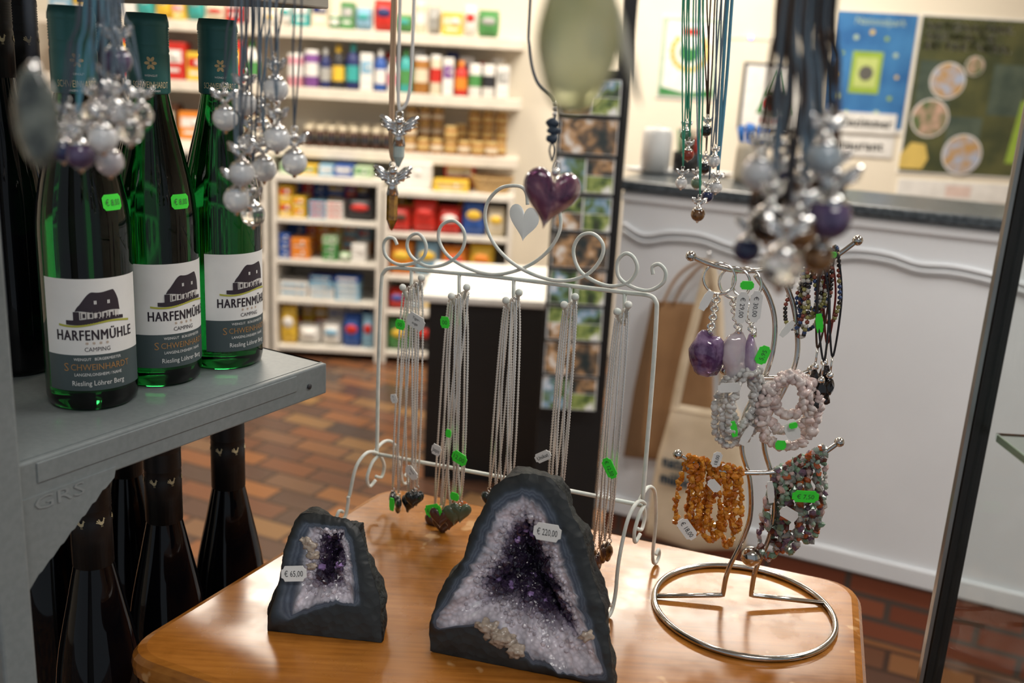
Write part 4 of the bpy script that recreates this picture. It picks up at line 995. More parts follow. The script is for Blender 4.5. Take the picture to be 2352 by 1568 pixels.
scroll2 = [(1212, 470), (1208, 440), (1190, 427), (1150, 432), (1120, 465), (1115, 510), (1135, 560), (1175, 602), (1230, 632), (1290, 645), (1345, 632), (1378, 598), (1385, 562), (1362, 537), (1332, 543), (1317, 578), (1335, 625), (1390, 655), (1440, 650), (1463, 620), (1456, 592), (1437, 582), (1419, 600), (1421, 635), (1450, 658), (1490, 667), (1522, 650), (1529, 625), (1515, 607), (1499, 612), (1500, 630)]
mb = MB(); mb.tube(catmull([fp(u, v, 0.001) for u, v in scroll], 6), WR*.85, wirem, 8); part(mb, "scroll", st)
mb = MB(); mb.tube(catmull([fp(u, v, 0.003) for u, v in scroll2], 6), WR*.85, wirem, 8); part(mb, "scroll", st)
def heart_pts(c, X, Y, s, n=36):
    o = []
    for i in range(n):
        t = 2*math.pi*i/n
        x = 16*math.sin(t)**3; y = 13*math.cos(t)-5*math.cos(2*t)-2*math.cos(3*t)-math.cos(4*t)
        o.append(V(c)+V(X)*(x/16*s)+V(Y)*((y+2.5)/16*s))
    return o
UP = V((0, 0, 1))
mb = MB(); hc = fp(1203, 514, 0.003); mb.puffy(heart_pts(hc, (fr*1.0+UP*-0.1).normalized(), UP*1.15, 0.0158), (fn+UP*.35).normalized(), 0.0012, 0.0012, M("heart_plate", (0.93, 0.97, 0.95), 0.25), 3); part(mb, "heart_plate", st)
for P_ in (fp(864, 1042), fp(1474, 1155)):
    base = V((P_.x, P_.y, 0)); z0 = P_.z-TZ; sd = fn
    for sg in (1, -1):
        c = [(0.004, z0-0.028), (0.014, z0-0.032), (0.018, z0-0.020), (0.010, z0-0.006), (0.0, z0), (0.018, z0+0.008), (0.036, z0-0.002), (0.046, z0-0.03), (0.048, z0*.45), (0.048, 0.02), (0.052, 0.006), (0.060, 0.0025), (0.066, 0.008), (0.062, 0.015), (0.056, 0.012)]
        mb = MB(); mb.tube(catmull([base+sd*sg*a+fr*(0.003*sg)+V((0, 0, TZ+b_)) for a, b_ in c], 6), WR*.9, wirem, 8); part(mb, "foot", st)
hooks = [(945, 618, 925, 660, 968, 638), (1055, 628, 1037, 680, 1072, 660), (1180, 640, 1162, 690, 1192, 672), (1310, 655, 1296, 700, 1321, 682), (1435, 672, 1418, 716, 1443, 700)]
for hx, hy, x1, y1, x2, y2 in hooks:
    mb = MB(); a = fp(hx, hy); mid = fp(hx, hy+72, 0.0)
    mb.tube([a, mid], WR*.9, wirem, 8)
    for (u, v) in ((x1, y1), (x2, y2)):
        e = fp(u, v, 0.022); mb.tube(catmull([mid, mid.lerp(e, .6)-V((0, 0, .004)), e], 4), WR*.8, wirem, 8); mb.ball(e, 0.0036, wirem, 2)
    part(mb, "hook", st)

# necklaces
HM = [M("stone_hematite", (0.020, 0.025, 0.025), 0.12, coat=.5), M("stone_brown", (0.05, 0.028, 0.024), 0.12, coat=.5, col2=(0.10, 0.045, 0.035)), M("stone_green", (0.10, 0.13, 0.08), 0.12, coat=.5), M("stone_tigereye", (0.16, 0.07, 0.02), 0.12, coat=.5, col2=(0.05, 0.022, 0.008), nscale=300), M("stone_carnelian", (0.5, 0.12, 0.02), 0.12, coat=.5)]
grp = [(0, [(902, 1150, 0, 7), (915, 1162, 0, 9), (938, 1160, 0, 0), (950, 1150, 0, 4), (958, 1145, 0, 2)]), (1, [(998, 1205, 1, -4), (1018, 1208, 1, 0), (1034, 1195, 1, 6), (1044, 1185, 2, 3), (1056, 1172, 4, 0), (1058, 1180, 2, 9), (1012, 1190, 1, 12)]),
       (2, [(1124, 1150, 0, 0), (1138, 1150, 1, 4), (1152, 1150, 1, 2), (1166, 1145, 0, 5), (1175, 1145, 0, 5)]), (3, [(1258, 1170, 3, 0), (1268, 1170, 1, 3), (1280, 1165, 0, 5), (1290, 1165, 0, 2)]), (4, [(1363, 1278, 3, 0), (1376, 1290, 1, 3), (1388, 1272, 1, 5), (1399, 1268, 3, 2)])]
topx = {0: (926, 968), 1: (1032, 1074), 2: (1160, 1190), 3: (1296, 1322), 4: (1416, 1442)}
tags = {(0, 3): [(955, 738, 0.021, 0.014, "w", "Tiger-|auge", -0.3), (945, 1085, 0.016, 0.010, "w", "Häma-|tit", -0.7)], (0, 0): [(919, 745, 0.011, 0.010, "g", "00", 0.0), (905, 915, 0.008, 0.009, "w", "5,|2", 0.3), (900, 1158, 0.006, 0.014, "g", "", 0)],
        (1, 0): [(1022, 740, 0.010, 0.011, "g", "00", 0.1), (1002, 1033, 0.011, 0.011, "w", "Jaspis", -0.2), (995, 1172, 0.020, 0.0125, "g", "€ 12,50", 0.4)], (1, 3): [(1055, 1052, 0.017, 0.012, "g", "12,00", -0.3), (1030, 995, 0.006, 0.008, "g", "", 0), (1044, 1140, 0.010, 0.008, "g", "", 0)],
        (3, 0): [(1247, 1048, 0.018, 0.009, "w", "Unikat", 0.6)], (4, 2): [(1400, 1075, 0.019, 0.010, "g", "€ 12,50", -1.0)]}
CR = 0.0013
def chain(mb, a, b_, side, sep, r=CR):
    L = (b_-a).length; n = max(12, int(L/0.0013)); pts = []
    for i in range(n+1):
        f = i/n; pts.append(a.lerp(b_, f)+fr*side*sep*(1-(1-f)**8)*(1-f**7))
    mb.tube(pts, r, chainm, 5, False, lambda i, n_: r*(1.0 if i % 2 else 0.5))
nk = "silver chain necklaces on the wire stand"
cl = ["black hematite heart pendant", "brown stone heart pendant", "green stone heart pendant", "golden tiger eye heart pendant", "orange carnelian heart pendant"]
for g, lst in grp:
    hx, hy, x1, y1, x2, y2 = hooks[g]; xa, xb = topx[g]
    for k, (u, v, mi_, dd) in enumerate(lst):
        off = 0.006+0.0042*(k % 4)
        bot = fp(u, v-22, off+0.001*dd); f = (k+0.5)/len(lst)
        ux = xa+(xb-xa)*f; sep = 0.0018+0.0012*(k % 3)
        ta = fp(ux-5, y1+14-(y1-y2)*f, off); tb = fp(ux+5, y1+10-(y1-y2)*f, off)
        t = thing("necklace", bot, "silver chain necklace with a "+cl[mi_], "necklace", nk)
        mb = MB(); j = bot+V((0, 0, 0.004)); chain(mb, ta, j, -1, sep); chain(mb, tb, j, 1, sep)
        mb.tube(catmull([ta, (ta+tb)/2+V((0, 0, 0.003)), tb], 8), 0.0009, chainm, 5)
        mb.tube([j+fr*0.0022*math.cos(q*math.pi/5)+V((0, 0, 0.0022*math.sin(q*math.pi/5)-0.002)) for q in range(10)], 0.0005, silver, 5, True)
        part(mb, "chain", t)
        s_ = (0.0092, 0.0112, 0.009, 0.009, 0.0075)[g]
        mb = MB(); an = rnd.uniform(-.5, .5)+(1.2 if (g == 4 or (g == 0 and k < 2)) else 0); X = fr*math.cos(an)+fn*math.sin(an)
        mb.puffy(heart_pts(bot-V((0, 0, 0.010)), X, UP*(1.35 if g == 4 else 1.1), s_), X.cross(UP), 0.0038, 0.0038, HM[mi_], 5); part(mb, "heart_pendant", t)
        for (tu, tv, w, h, cc, tx, an) in tags.get((g, k), []):
            o = fp(tu, tv, 0.029); X = fr*math.cos(an)+UP*math.sin(an); Y = UP*math.cos(an)-fr*math.sin(an)
            part(tagmesh(frame(o, X, Y), w, h, tagg if cc == "g" else tagw, tx), "price_tag", t, "neon green price tag" if cc == "g" else "white handwritten tag")

# ------------------------------------------------------------ bracelet stand
a = pz(1510, 1368, TZ+0.003); b_ = pz(1895, 1385, TZ+0.003); sxv = (b_-a); sxv.z = 0; sdir = sxv.normalized(); sn = V((sdir.y, -sdir.x, 0))
if sn.y > 0: sn = -sn
SP = a
def bp(u, v, off=0.0): return pp(u, v, SP+sn*off, sn)
rc = (pz(1507, 1390, TZ+0.003)+pz(1906, 1400, TZ+0.003))/2; rcen = V((rc.x, rc.y, TZ+0.0028)); rrad = (pz(1507, 1385, TZ)-pz(1906, 1400, TZ)).length/2
bs = thing("bracelet_stand", V((rcen.x, rcen.y, TZ)), "chrome wire bracelet stand with round base and curved rods", "jewellery stand")
mb = MB(); mb.tube([rcen+V((rrad*math.cos(i*math.pi/40), rrad*math.sin(i*math.pi/40), 0)) for i in range(80)], 0.0027, chrome, 10, True); part(mb, "ring_base", bs)
rod1 = [(1660, 1366), (1672, 1310), (1705, 1240), (1724, 1180), (1722, 1100), (1704, 1030), (1712, 950), (1750, 880), (1774, 810), (1780, 740), (1765, 680), (1735, 632)]
rod2 = [(1725, 1366), (1735, 1310), (1765, 1240), (1778, 1180), (1775, 1100), (1756, 1030), (1760, 970), (1798, 900), (1828, 830), (1832, 770), (1822, 700), (1800, 640)]
zb_ = TZ+0.003
def low(p): return V((p.x, p.y, max(p.z, zb_)))
mb = MB(); r1 = catmull([low(bp(u, v, 0.0)) for u, v in rod1], 6); mb.tube([a]+[r1[0]+(a-r1[0])*0.03]+r1, 0.0022, chrome, 10); part(mb, "curved_rod", bs)
mb = MB(); r2 = catmull([low(bp(u, v, 0.002)) for u, v in rod2], 6); mb.tube([b_]+[r2[0]+(b_-r2[0])*0.03]+r2, 0.0022, chrome, 10); part(mb, "curved_rod", bs)
mb = MB(); mb.ball(bp(1725, 1277, 0.008), 0.0092, chrome, 3); part(mb, "ball", bs)
arms = [[(1587, 588), (1640, 610), (1700, 622), (1765, 620), (1830, 618), (1900, 600), (1970, 552)],
        [(1557, 1043), (1610, 1068), (1665, 1082), (1715, 1086), (1790, 1082), (1860, 1060), (1928, 1015)],
        [(1665, 850), (1690, 862), (1760, 868), (1820, 864), (1865, 850)]]
AO = 0.006
for ar in arms:
    mb = MB(); P_ = catmull([bp(u, v, AO) for u, v in ar], 6); mb.tube(P_, 0.0021, chrome, 8); mb.ball(P_[0], 0.0044, chrome, 2); mb.ball(P_[-1], 0.0044, chrome, 2); part(mb, "arm", bs)

def chipmat(n, c, tr=0.0): return M("chip_"+n, c, 0.12, trans=tr, coat=0.4, col2=tuple(x*.7 for x in c), nscale=150)
amber = [chipmat("amber", (0.75, 0.26, 0.02), 0.15), chipmat("amber_light", (0.85, 0.36, 0.04), 0.15), chipmat("amber_dark", (0.55, 0.15, 0.01), 0.1)]
mixd = [chipmat("aventurine", (0.18, 0.30, 0.20)), chipmat("aventurine_pale", (0.30, 0.40, 0.32)), chipmat("carnelian", (0.45, 0.10, 0.03)), chipmat("amethyst", (0.16, 0.09, 0.14)), chipmat("quartz", (0.72, 0.68, 0.64), .4), chipmat("greygreen", (0.28, 0.34, 0.29)), chipmat("greystone", (0.26, 0.26, 0.25)), chipmat("darkred", (0.12, 0.03, 0.02)), chipmat("rose", (0.60, 0.42, 0.40))]
rose = [chipmat("rosequartz", (0.86, 0.68, 0.64), .1), chipmat("rosequartz_pale", (0.90, 0.78, 0.74), .1)]
clear = [chipmat("clearquartz", (0.92, 0.91, 0.88), .35), chipmat("clearquartz_dim", (0.80, 0.78, 0.75), .2)]
beadc = [chipmat("black", (0.015, 0.012, 0.012)), chipmat("blue", (0.03, 0.07, 0.20)), chipmat("redjasper", (0.25, 0.05, 0.03)), chipmat("whitebead", (0.65, 0.63, 0.58)), chipmat("olive", (0.35, 0.32, 0.10))]
def bracelet(top, w, h, an, mats, label, group, nchips, size, round_=False, seed=0, swing=0.0):
    rg = random.Random(seed); X = sdir*math.cos(an)+sn*math.sin(an); c = top-V((0, 0, h/2)); mb = MB()
    pts = []
    for q in range(nchips):
        th = q*2*math.pi/nchips; sy_ = math.sin(th); dwn = (1-sy_)/2
        wv = w/2*(0.35+0.9*dwn) if w < 0.024 else w/2
        pts.append(c+X*(wv*math.cos(th))+V((0, 0, h/2*sy_))+sdir*swing*dwn+sdir*0.0012*noise.noise(V((q*.3, seed*2.0, 0))))
    mb.tube(pts, 0.0005, mats[0], 4, True)
    for q, p in enumerate(pts):
        m_ = mats[rg.randrange(len(mats))]; s_ = size*rg.uniform(.75, 1.25)
        if round_: mb.ball(p, size, m_, 1)
        else:
            R = Matrix.Rotation(rg.uniform(0, 6), 3, 'X') @ Matrix.Rotation(rg.uniform(0, 6), 3, 'Z')
            mb.ball(p+V((rg.uniform(-1, 1), rg.uniform(-1, 1), rg.uniform(-1, 1)))*size*.4, (s_*1.25, s_*.8, s_), m_, 2 if w > .024 else 1, 0.45, rg.randrange(99), w > .024, None, R)
    t = thing("bracelet", top, label, "bracelet", group); part(mb, "stone_strand", t); return t
def btag(par, u, v, off, w, h, cc, tx, an):
    o = bp(u, v, off); X = sdir*math.cos(an)+UP*math.sin(an); Y = UP*math.cos(an)-sdir*math.sin(an)
    part(tagmesh(frame(o, X, Y), w, h, tagg if cc == "g" else tagw, tx), "price_tag", par, "neon green price tag" if cc == "g" else "white price tag")
bt_ = []
for i in range(9):
    u = 1582+i*14.5; v = 1056+i*3.5
    bt_.append(bracelet(bp(u, v, AO)+V((0, 0, 0.003)), 0.019, 0.066+0.009*math.sin(i*2.1), 0.8+0.5*math.sin(i), amber, "bracelet of orange amber chips hanging on the chrome stand", "amber chip bracelets", 60, 0.0027, False, i, 0.004*math.sin(i*1.9)))
btag(bt_[0], 1578, 1215, 0.02, 0.022, 0.011, "w", "€ 18,00", -0.9); btag(bt_[4], 1646, 1055, 0.02, 0.014, 0.008, "w", "18,00", 1.4); btag(bt_[3], 1640, 1115, 0.024, 0.013, 0.008, "w", "", -0.8)
bt_ = []
for i in range(9):
    u = 1788+i*12.5; v = 1082-i*5.5
    bt_.append(bracelet(bp(u, v, AO)+V((0, 0, 0.003)), 0.022, 0.076+0.012*math.sin(i*1.7+1), 0.8+0.5*math.sin(i*2), mixd, "bracelet of mixed coloured gemstone chips on the chrome stand", "mixed gemstone chip bracelets", 58, 0.0032, False, 20+i, 0.006*math.sin(i*2.3)))
btag(bt_[4], 1850, 1140, 0.028, 0.023, 0.0105, "g", "€ 7,50", 0.0); btag(bt_[2], 1812, 1180, 0.03, 0.017, 0.010, "w", "", -0.5); btag(bt_[1], 1770, 1130, 0.02, 0.006, 0.02, "w", "", 0.2)
bt_ = []
for i in range(6):
    k = i % 3
    bt_.append(bracelet(bp(1822-2*k, 866+k*5, AO+0.010+0.006*(i//3)+0.002*k)+V((0, 0, 0.002)), 0.051-0.013*k, 0.064-0.016*k, 0.14*i-.35, rose, "bracelet of pale pink rose quartz chips on the stand", "rose quartz chip bracelets", 50-12*k, 0.0036, False, 40+i))
btag(bt_[3], 1820, 990, 0.038, 0.012, 0.016, "w", "", 0.5); btag(bt_[3], 1793, 1022, 0.034, 0.009, 0.008, "g", "", 0); btag(bt_[2], 1822, 977, 0.042, 0.007, 0.005, "g", "", 0.3)
for i in range(6):
    q = bracelet(bp(1698+(i % 3)*14, 862+(i//3)*6, AO+0.004*i)+V((0, 0, 0.006)), 0.032-0.003*(i % 3), 0.066-0.006*(i % 3), 0.5-0.2*i, clear, "bracelet of clear quartz chips on the stand", "clear quartz chip bracelets", 46, 0.0029, False, 60+i, 0.006-0.003*i)
btag(q, 1675, 890, 0.036, 0.019, 0.008, "w", "", 0.1); btag(q, 1685, 985, 0.03, 0.006, 0.014, "g", "", 0.3); btag(q, 1715, 1000, 0.03, 0.007, 0.018, "w", "", -0.4)
q = []
for i in range(8):
    u = 1838+i*11.5; v = 617-i*6
    q.append(bracelet(bp(u, v, AO)+V((0, 0, 0.003)), 0.018, 0.054+0.010*math.sin(i*2), 0.7+0.5*math.sin(i*1.3), beadc, "bracelet of small multicoloured round beads on the stand", "multicoloured bead bracelets", 44, 0.0021, True, 80+i, 0.004*math.sin(i)))
btag(q[2], 1882, 742, 0.02, 0.006, 0.016, "g", "", 0.2); btag(q[0], 1808, 755, 0.02, 0.006, 0.016, "w", "", -0.6); btag(q[5], 1912, 585, 0.02, 0.007, 0.005, "g", "", 0)
redc = M("cord_red", (0.18, 0.02, 0.015), 0.6); brc = M("cord_brown", (0.075, 0.036, 0.020), 0.6); blc = M("cord_black", (0.02, 0.02, 0.025), 0.6)
for i, (u, v, ub, vb, cm, lb) in enumerate(((1905, 596, 1900, 790, redc, "red"), (1920, 588, 1912, 820, blc, "black"), (1895, 600, 1878, 800, brc, "brown"), (1885, 604, 1892, 830, blc, "black"))):
    t = thing("cord_bracelet", bp(u, v, AO), lb+" cord bracelet with dark stone charm on the stand", "bracelet", "cord bracelets with charms")
    tp = bp(u, v, AO+0.005); bo_ = bp(ub, vb, AO+0.006*i)
    mb = MB(); mb.tube(catmull([tp+UP*.003, tp.lerp(bo_, .4)+sdir*0.006, bo_, tp.lerp(bo_, .4)-sdir*0.004], 8, True), 0.0009, cm, 6, True); part(mb, "cord", t)
    mb = MB(); mb.tube([bo_, bo_-UP*0.014], 0.0007, silver, 6, False, lambda k, n: 0.0009); mb.ball(bo_-UP*0.016, 0.0032, silver, 2, .3, i); part(mb, "clasp", t)
    mb = MB(); mb.ball(bo_-UP*0.026+sdir*0.001, (0.0045, 0.0038, 0.0070), beadc[0], 2, .5, i+3, False); mb.ball(bo_-UP*0.037-sdir*0.001, (0.004, 0.003, 0.0050), beadc[0], 2, .5, i+8, False); part(mb, "charm", t)
amet = M("tumbled_amethyst", (0.09, 0.030, 0.12), 0.08, trans=.25, coat=.5, col2=(0.40, 0.27, 0.46), nscale=90)
quartz = M("tumbled_quartz", (0.68, 0.58, 0.64), 0.08, trans=.4, coat=.5, col2=(0.80, 0.76, 0.78), nscale=50)
lilac = M("tumbled_lilac", (0.36, 0.24, 0.44), 0.08, trans=.3, coat=.5, col2=(0.60, 0.50, 0.64), nscale=60)
HP = math.pi/2
for i, (u, v, ub, vb, mt, sz, tg, lb) in enumerate(((1655, 612, 1625, 814, amet, (0.0142, 0.010, 0.0190), [(1622, 690, 0.007, 0.017, "w", "", -0.4)], "purple amethyst"), (1690, 622, 1690, 818, quartz, (0.0115, 0.009, 0.021), [(1704, 706, 0.026, 0.0100, "w", "€ 29,00", -HP), (1716, 655, 0.011, 0.007, "g", "", 0)], "clear quartz"), (1718, 624, 1724, 820, lilac, (0.006, 0.009, 0.019), [(1735, 704, 0.026, 0.0100, "w", "€ 30,00", -HP), (1752, 815, 0.016, 0.010, "g", "5,95", HP-.3)], "pale lilac amethyst"))):
    top = bp(u, v, AO+0.002*i); st_ = bp(ub, vb, 0.014+0.003*i)
    t = thing("keyring", top, "keyring with tumbled "+lb+" stone on silver chain", "keyring", "gemstone keyrings on the stand")
    c = top-UP*0.010
    mb = MB(); an = 0.3+0.2*i; X = sdir*math.cos(an)+sn*math.sin(an)
    for dz in (0, 0.0012): mb.tube([c+X*0.013*math.cos(k*math.pi/12)+UP*0.013*math.sin(k*math.pi/12)+sn*dz for k in range(24)], 0.0011, silver, 6, True)
    part(mb, "split_ring", t)
    mb = MB(); p0 = c-UP*0.013; p1 = st_+UP*sz[2]; nl = 9
    for k in range(nl):
        q = p0.lerp(p1, (k+.5)/nl); hl = (p0-p1).length/nl*0.62; Y = sdir if k % 2 else sn; D = (p0-p1).normalized()
        mb.tube([q+D*hl*math.cos(e*math.pi/6)+Y*0.0030*math.sin(e*math.pi/6) for e in range(12)], 0.0010, silver, 5, True)
    part(mb, "chain", t)
    mb = MB(); mb.ball(st_, sz, mt, 3, 0.25, i+2, True, None, Matrix.Rotation(-0.15, 3, 'Y')); part(mb, "gemstone", t)
    mb = MB(); mb.lathe([(0, -0.002), (0.003, -0.001), (0.0025, 0.003), (0.001, 0.004), (0, 0.004)], silver, 12, Matrix.Translation(p1)); part(mb, "cap", t)
    for g in tg: btag(t, g[0], g[1], 0.03, g[2], g[3], g[4], g[5], g[6])

# ------------------------------------------------------------ hanging pendants
RZ = 1.64
def rail(x0, x1, y):
    mb = MB(); mb.tube([(x0, y, RZ), (x1, y, RZ)], 0.004, chrome, 10)
    for x in (x0+0.01, x1-0.01): mb.tube([(x, y, RZ), (x, y, 2.8)], 0.002, chrome, 8)
    single(mb, "hanging_rail", "thin chrome rail hanging from the ceiling for pendants", "rail", V(((x0+x1)/2, y, RZ)))
def cord(mb, p, u_top, r, mat, spread=0.003, sidev=V((1, 0, 0))):
    q = py(u_top, -40, p.y); q = V((q.x, p.y, max(q.z, p.z+0.05))); e = V((q.x, p.y, RZ))
    for s in (-1, 1):
        mb.tube(catmull([p, p.lerp(q, .5)+sidev*spread*s, q+sidev*spread*s, e+sidev*spread*.6*s], 6), r, mat, 6)
beadmats = {"w": M("bead_moonstone", (0.93, 0.94, 0.95), 0.05, trans=.38, coat=.5, ior=1.5, col2=(0.84, 0.86, 0.88)), "p": M("bead_purple", (0.06, 0.04, 0.11), 0.08, trans=.2, coat=.6, col2=(0.14, 0.10, 0.20), nscale=120),
            "c": M("bead_clear", (0.96, 0.97, 0.97), 0.02, trans=.95, ior=1.5, col2=(0.95, 0.96, 0.96)),
            "l": M("bead_lilac", (0.74, 0.70, 0.74), 0.06, trans=.4, coat=.5), "n": M("bead_navy", (0.02, 0.03, 0.10), 0.1, coat=.6), "k": M("bead_black", (0.01, 0.01, 0.012), 0.1, coat=.6), "b": M("bead_blue", (0.55, 0.64, 0.70), 0.08, trans=.4, coat=.6),
            "t": M("bead_tiger", (0.20, 0.10, 0.035), 0.12, coat=.6, col2=(0.07, 0.03, 0.012), nscale=200), "g": M("bead_green", (0.14, 0.24, 0.16), 0.12, coat=.6), "r": M("bead_red", (0.35, 0.05, 0.03), 0.12, coat=.6)}
bn = {"w": "milky white", "c": "clear glass", "p": "dark purple", "l": "pale lilac", "n": "navy blue", "k": "black", "b": "pale blue", "t": "brown tiger eye", "g": "green", "r": "red"}
def wing(mb, c, X, Y, Nn, s, mat):
    for sg in (-1, 1):
        o = [(0.1, 0.0), (0.3, 0.45), (0.7, 0.8), (1.1, 0.9), (1.25, 0.75), (1.1, 0.6), (1.2, 0.45), (1.0, 0.35), (1.0, 0.15), (0.8, 0.12), (0.7, -0.1), (0.45, -0.1), (0.3, -0.35), (0.1, -0.3)]
        mb.puffy([V(c)+X*(a*s*sg)+Y*(b_*s) for a, b_ in o], Nn, s*0.12, s*0.12, mat, 3)
        for q in range(3): mb.tube([V(c)+X*(s*sg*.3)+Y*(s*(.25-.15*q))+Nn*s*.13, V(c)+X*(s*sg*1.1)+Y*(s*(.75-.25*q))+Nn*s*.08], s*.05, mat, 5)
def charm(u, v, dep, r, key, ut, cm, grp, cr_=0.0007, wings=True):
    p = pd(u, v, dep); mt = beadmats[key]
    t = thing("pendant", p, bn[key]+" bead pendant with silver angel fitting on a cord", "pendant", grp)
    part(MB().ball(p, r, mt, 3), "bead", t)
    mb = MB(); T = Matrix.Translation(p)
    mb.lathe([(r*.75, r*.68), (r*.8, r*.72), (r*.45, r*1.0), (r*.2, r*1.15), (r*.18, r*1.5), (0, r*1.5)], silver, 16, T)
    mb.lathe([(0, -r*1.25), (r*.15, -r*1.2), (r*.2, -r*1.0), (r*.45, -r*.9), (r*.4, -r*.86)], silver, 12, T)
    an = rnd.uniform(-.7, .7); X = V((math.cos(an), math.sin(an), 0)); Nn = X.cross(UP)
    h = p+UP*r*1.75
    mb.ball(h+UP*r*.25, r*.30, silver, 2)
    if wings: wing(mb, h-UP*r*.2, X, UP, Nn, r*0.95, silver)
    k = h+UP*r*.8
    mb.tube([k+X*r*.25*math.cos(q*math.pi/5)+UP*r*.25*math.sin(q*math.pi/5) for q in range(10)], r*.07, silver, 6, True)
    part(mb, "silver_fitting", t)
    mb = MB(); cord(mb, k+UP*r*.2, ut, cr_, cm, 0.002); part(mb, "cord", t)
cgrey = M("cord_grey", (0.06, 0.08, 0.11), 0.6); cblue = M("cord_blue", (0.12, 0.34, 0.48), 0.5); cgreen = M("cord_green", (0.06, 0.38, 0.25), 0.5); cteal = M("cord_steel", (0.14, 0.20, 0.26), 0.5); cwhite = M("cord_white", (0.78, 0.76, 0.72), 0.6)
G1 = "white bead pendants on grey cords"
for i, (u, v, d, r, k, ut) in enumerate(((633, 205, .62, .0080, "w", 650), (562, 238, .65, .0080, "w", 560), (517, 272, .63, .0078, "w", 540), (636, 318, .60, .0080, "w", 625), (676, 373, .61, .0078, "w", 685), (606, 388, .63, .0080, "w", 600), (555, 398, .60, .0078, "w", 580), (543, 458, .61, .0080, "w", 548), (581, 492, .64, .0078, "c", 590), (600, 300, .66, .0078, "c", 615), (575, 330, .68, .0076, "w", 570))):
    charm(u, v, d, r, k, ut, [cgrey, cteal][i % 2], G1, 0.0006)
G2 = "bead pendants with silver fittings beside the bottles"
for i, (u, v, d, r, k, ut) in enumerate(((298, 302, .50, .0066, "c", 235), (236, 318, .48, .0070, "w", 215), (185, 355, .50, .0074, "p", 205), (252, 372, .51, .0070, "l", 250), (160, 305, .52, .0066, "w", 195), (215, 262, .53, .0066, "c", 225), (268, 255, .50, .0062, "w", 260), (268, 140, .53, .0078, "p", 262), (245, 215, .55, .0070, "l", 240), (325, 265, .51, .0060, "c", 265), (145, 345, .50, .0060, "n", 190))):
    charm(u, v, d, r, k, ut, [cteal, cgrey, cblue][i % 3], G2, 0.0006)
G3 = "mixed stone pendants on brown and grey cords"
for i, (u, v, d, r, k, ut) in enumerate(((1742, 398, .42, .0072, "w", 1810), (1892, 362, .40, .0072, "b", 1905), (1905, 500, .41, .0092, "p", 1900), (1765, 515, .42, .0080, "k", 1820), (1715, 572, .44, .0060, "n", 1815), (1795, 615, .40, .0088, "c", 1845), (1835, 440, .43, .0072, "t", 1835), (1865, 575, .44, .0078, "k", 1870), (1875, 430, .45, .0070, "t", 1865), (1905, 430, .43, .0070, "k", 1912), (1800, 520, .45, .0074, "c", 1850), (1835, 530, .41, .0074, "t", 1850), (1770, 450, .43, .0068, "k", 1825), (1850, 490, .44, .0070, "c", 1880), (1790, 400, .45, .0066, "n", 1800), (1880, 590, .42, .0066, "t", 1890))):
    charm(u, v, d, r, k, ut, [brc, blc, brc, cteal][i % 4], G3, 0.0010)
G4 = "small angel pendants on green and blue cords"
for i, (u, v, d, r, k, ut) in enumerate(((1603, 492, .98, .0070, "t", 1612), (1645, 430, 1.0, .0062, "w", 1680), (1618, 385, 1.02, .0062, "k", 1640), (1580, 355, 1.0, .0062, "r", 1590), (1640, 370, .97, .0060, "w", 1655), (1565, 420, 1.0, .006, "w", 1575), (1600, 420, 1.04, .006, "g", 1605), (1622, 300, 1.0, .0058, "k", 1620), (1575, 310, 1.0, .0058, "g", 1578), (1625, 450, 1.0, .006, "n", 1665))):
    charm(u, v, d, r, k, ut, [cgreen, cblue, brc, cgreen, cteal][i % 5], G4, 0.0017 if i == 1 else 0.0008)
def stone_pendant(u, v, dep, rx, rz, mat, lab, ut, cm, lean=0.0):
    p = pd(u, v, dep); t = thing("stone_pendant", p, lab, "pendant")
    part(MB().ball(p, (rx, rx*.45, rz), mat, 4, 0.10, u*.01, True, None, Matrix.Rotation(lean, 3, 'Y')), "stone", t)
    mb = MB(); mb.lathe([(rx*.3, rz*.9), (rx*.25, rz*1.0), (rx*.12, rz*1.08), (0, rz*1.1)], silver, 16, Matrix.Translation(p)); part(mb, "cap", t)
    mb = MB(); e = p+UP*rz*1.1; mb.tube(catmull([e, V((e.x, e.y, (e.z+RZ)/2)), V((e.x, e.y, RZ))], 4), 0.0009, cm, 6); part(mb, "cord", t)
jade = M("stone_jade", (0.40, 0.41, 0.20), 0.15, trans=0.45, coat=.4, col2=(0.58, 0.58, 0.36), nscale=45)
smoky = M("stone_grey_agate", (0.05, 0.06, 0.055), 0.1, coat=.5, trans=.3, col2=(0.20, 0.22, 0.19), nscale=120)
stone_pendant(1327, 95, 0.30, 0.0125, 0.0215, jade, "polished oval green jade stone pendant on thin cord", 1327, cgrey)
stone_pendant(85, 272, 0.36, 0.0082, 0.0185, smoky, "polished oval grey agate stone pendant on thin cord", 85, cgrey)
p = pd(1432, 130, 0.33); t = thing("feather_pendant", p, "slim pale grey feather shaped pendant on cord", "pendant")
o = [pd(u, v, 0.33) for u, v in ((1385, -30), (1412, -20), (1440, 60), (1460, 150), (1474, 250), (1455, 215), (1425, 130), (1398, 50))]
part(MB().puffy(o, (0, -1, 0), 0.0012, 0.0012, M("feather_grey", (0.30, 0.29, 0.24), 0.4), 4), "feather", t)
mb = MB(); mb.tube([o[0], V((o[0].x, o[0].y, RZ))], 0.0008, cgrey, 6); part(mb, "cord", t)
D = 0.62; hp = pd(1262, 458, D)
t = thing("heart_pendant", hp, "purple amethyst heart pendant on a dark blue knotted cord", "pendant")
ham, nt, b = new_mat("heart_amethyst")
tc = nt.nodes.new("ShaderNodeTexCoord"); n = nt.nodes.new("ShaderNodeTexNoise"); n.inputs["Scale"].default_value = 60; n.inputs["Detail"].default_value = 8; n.inputs["Distortion"].default_value = 1.2
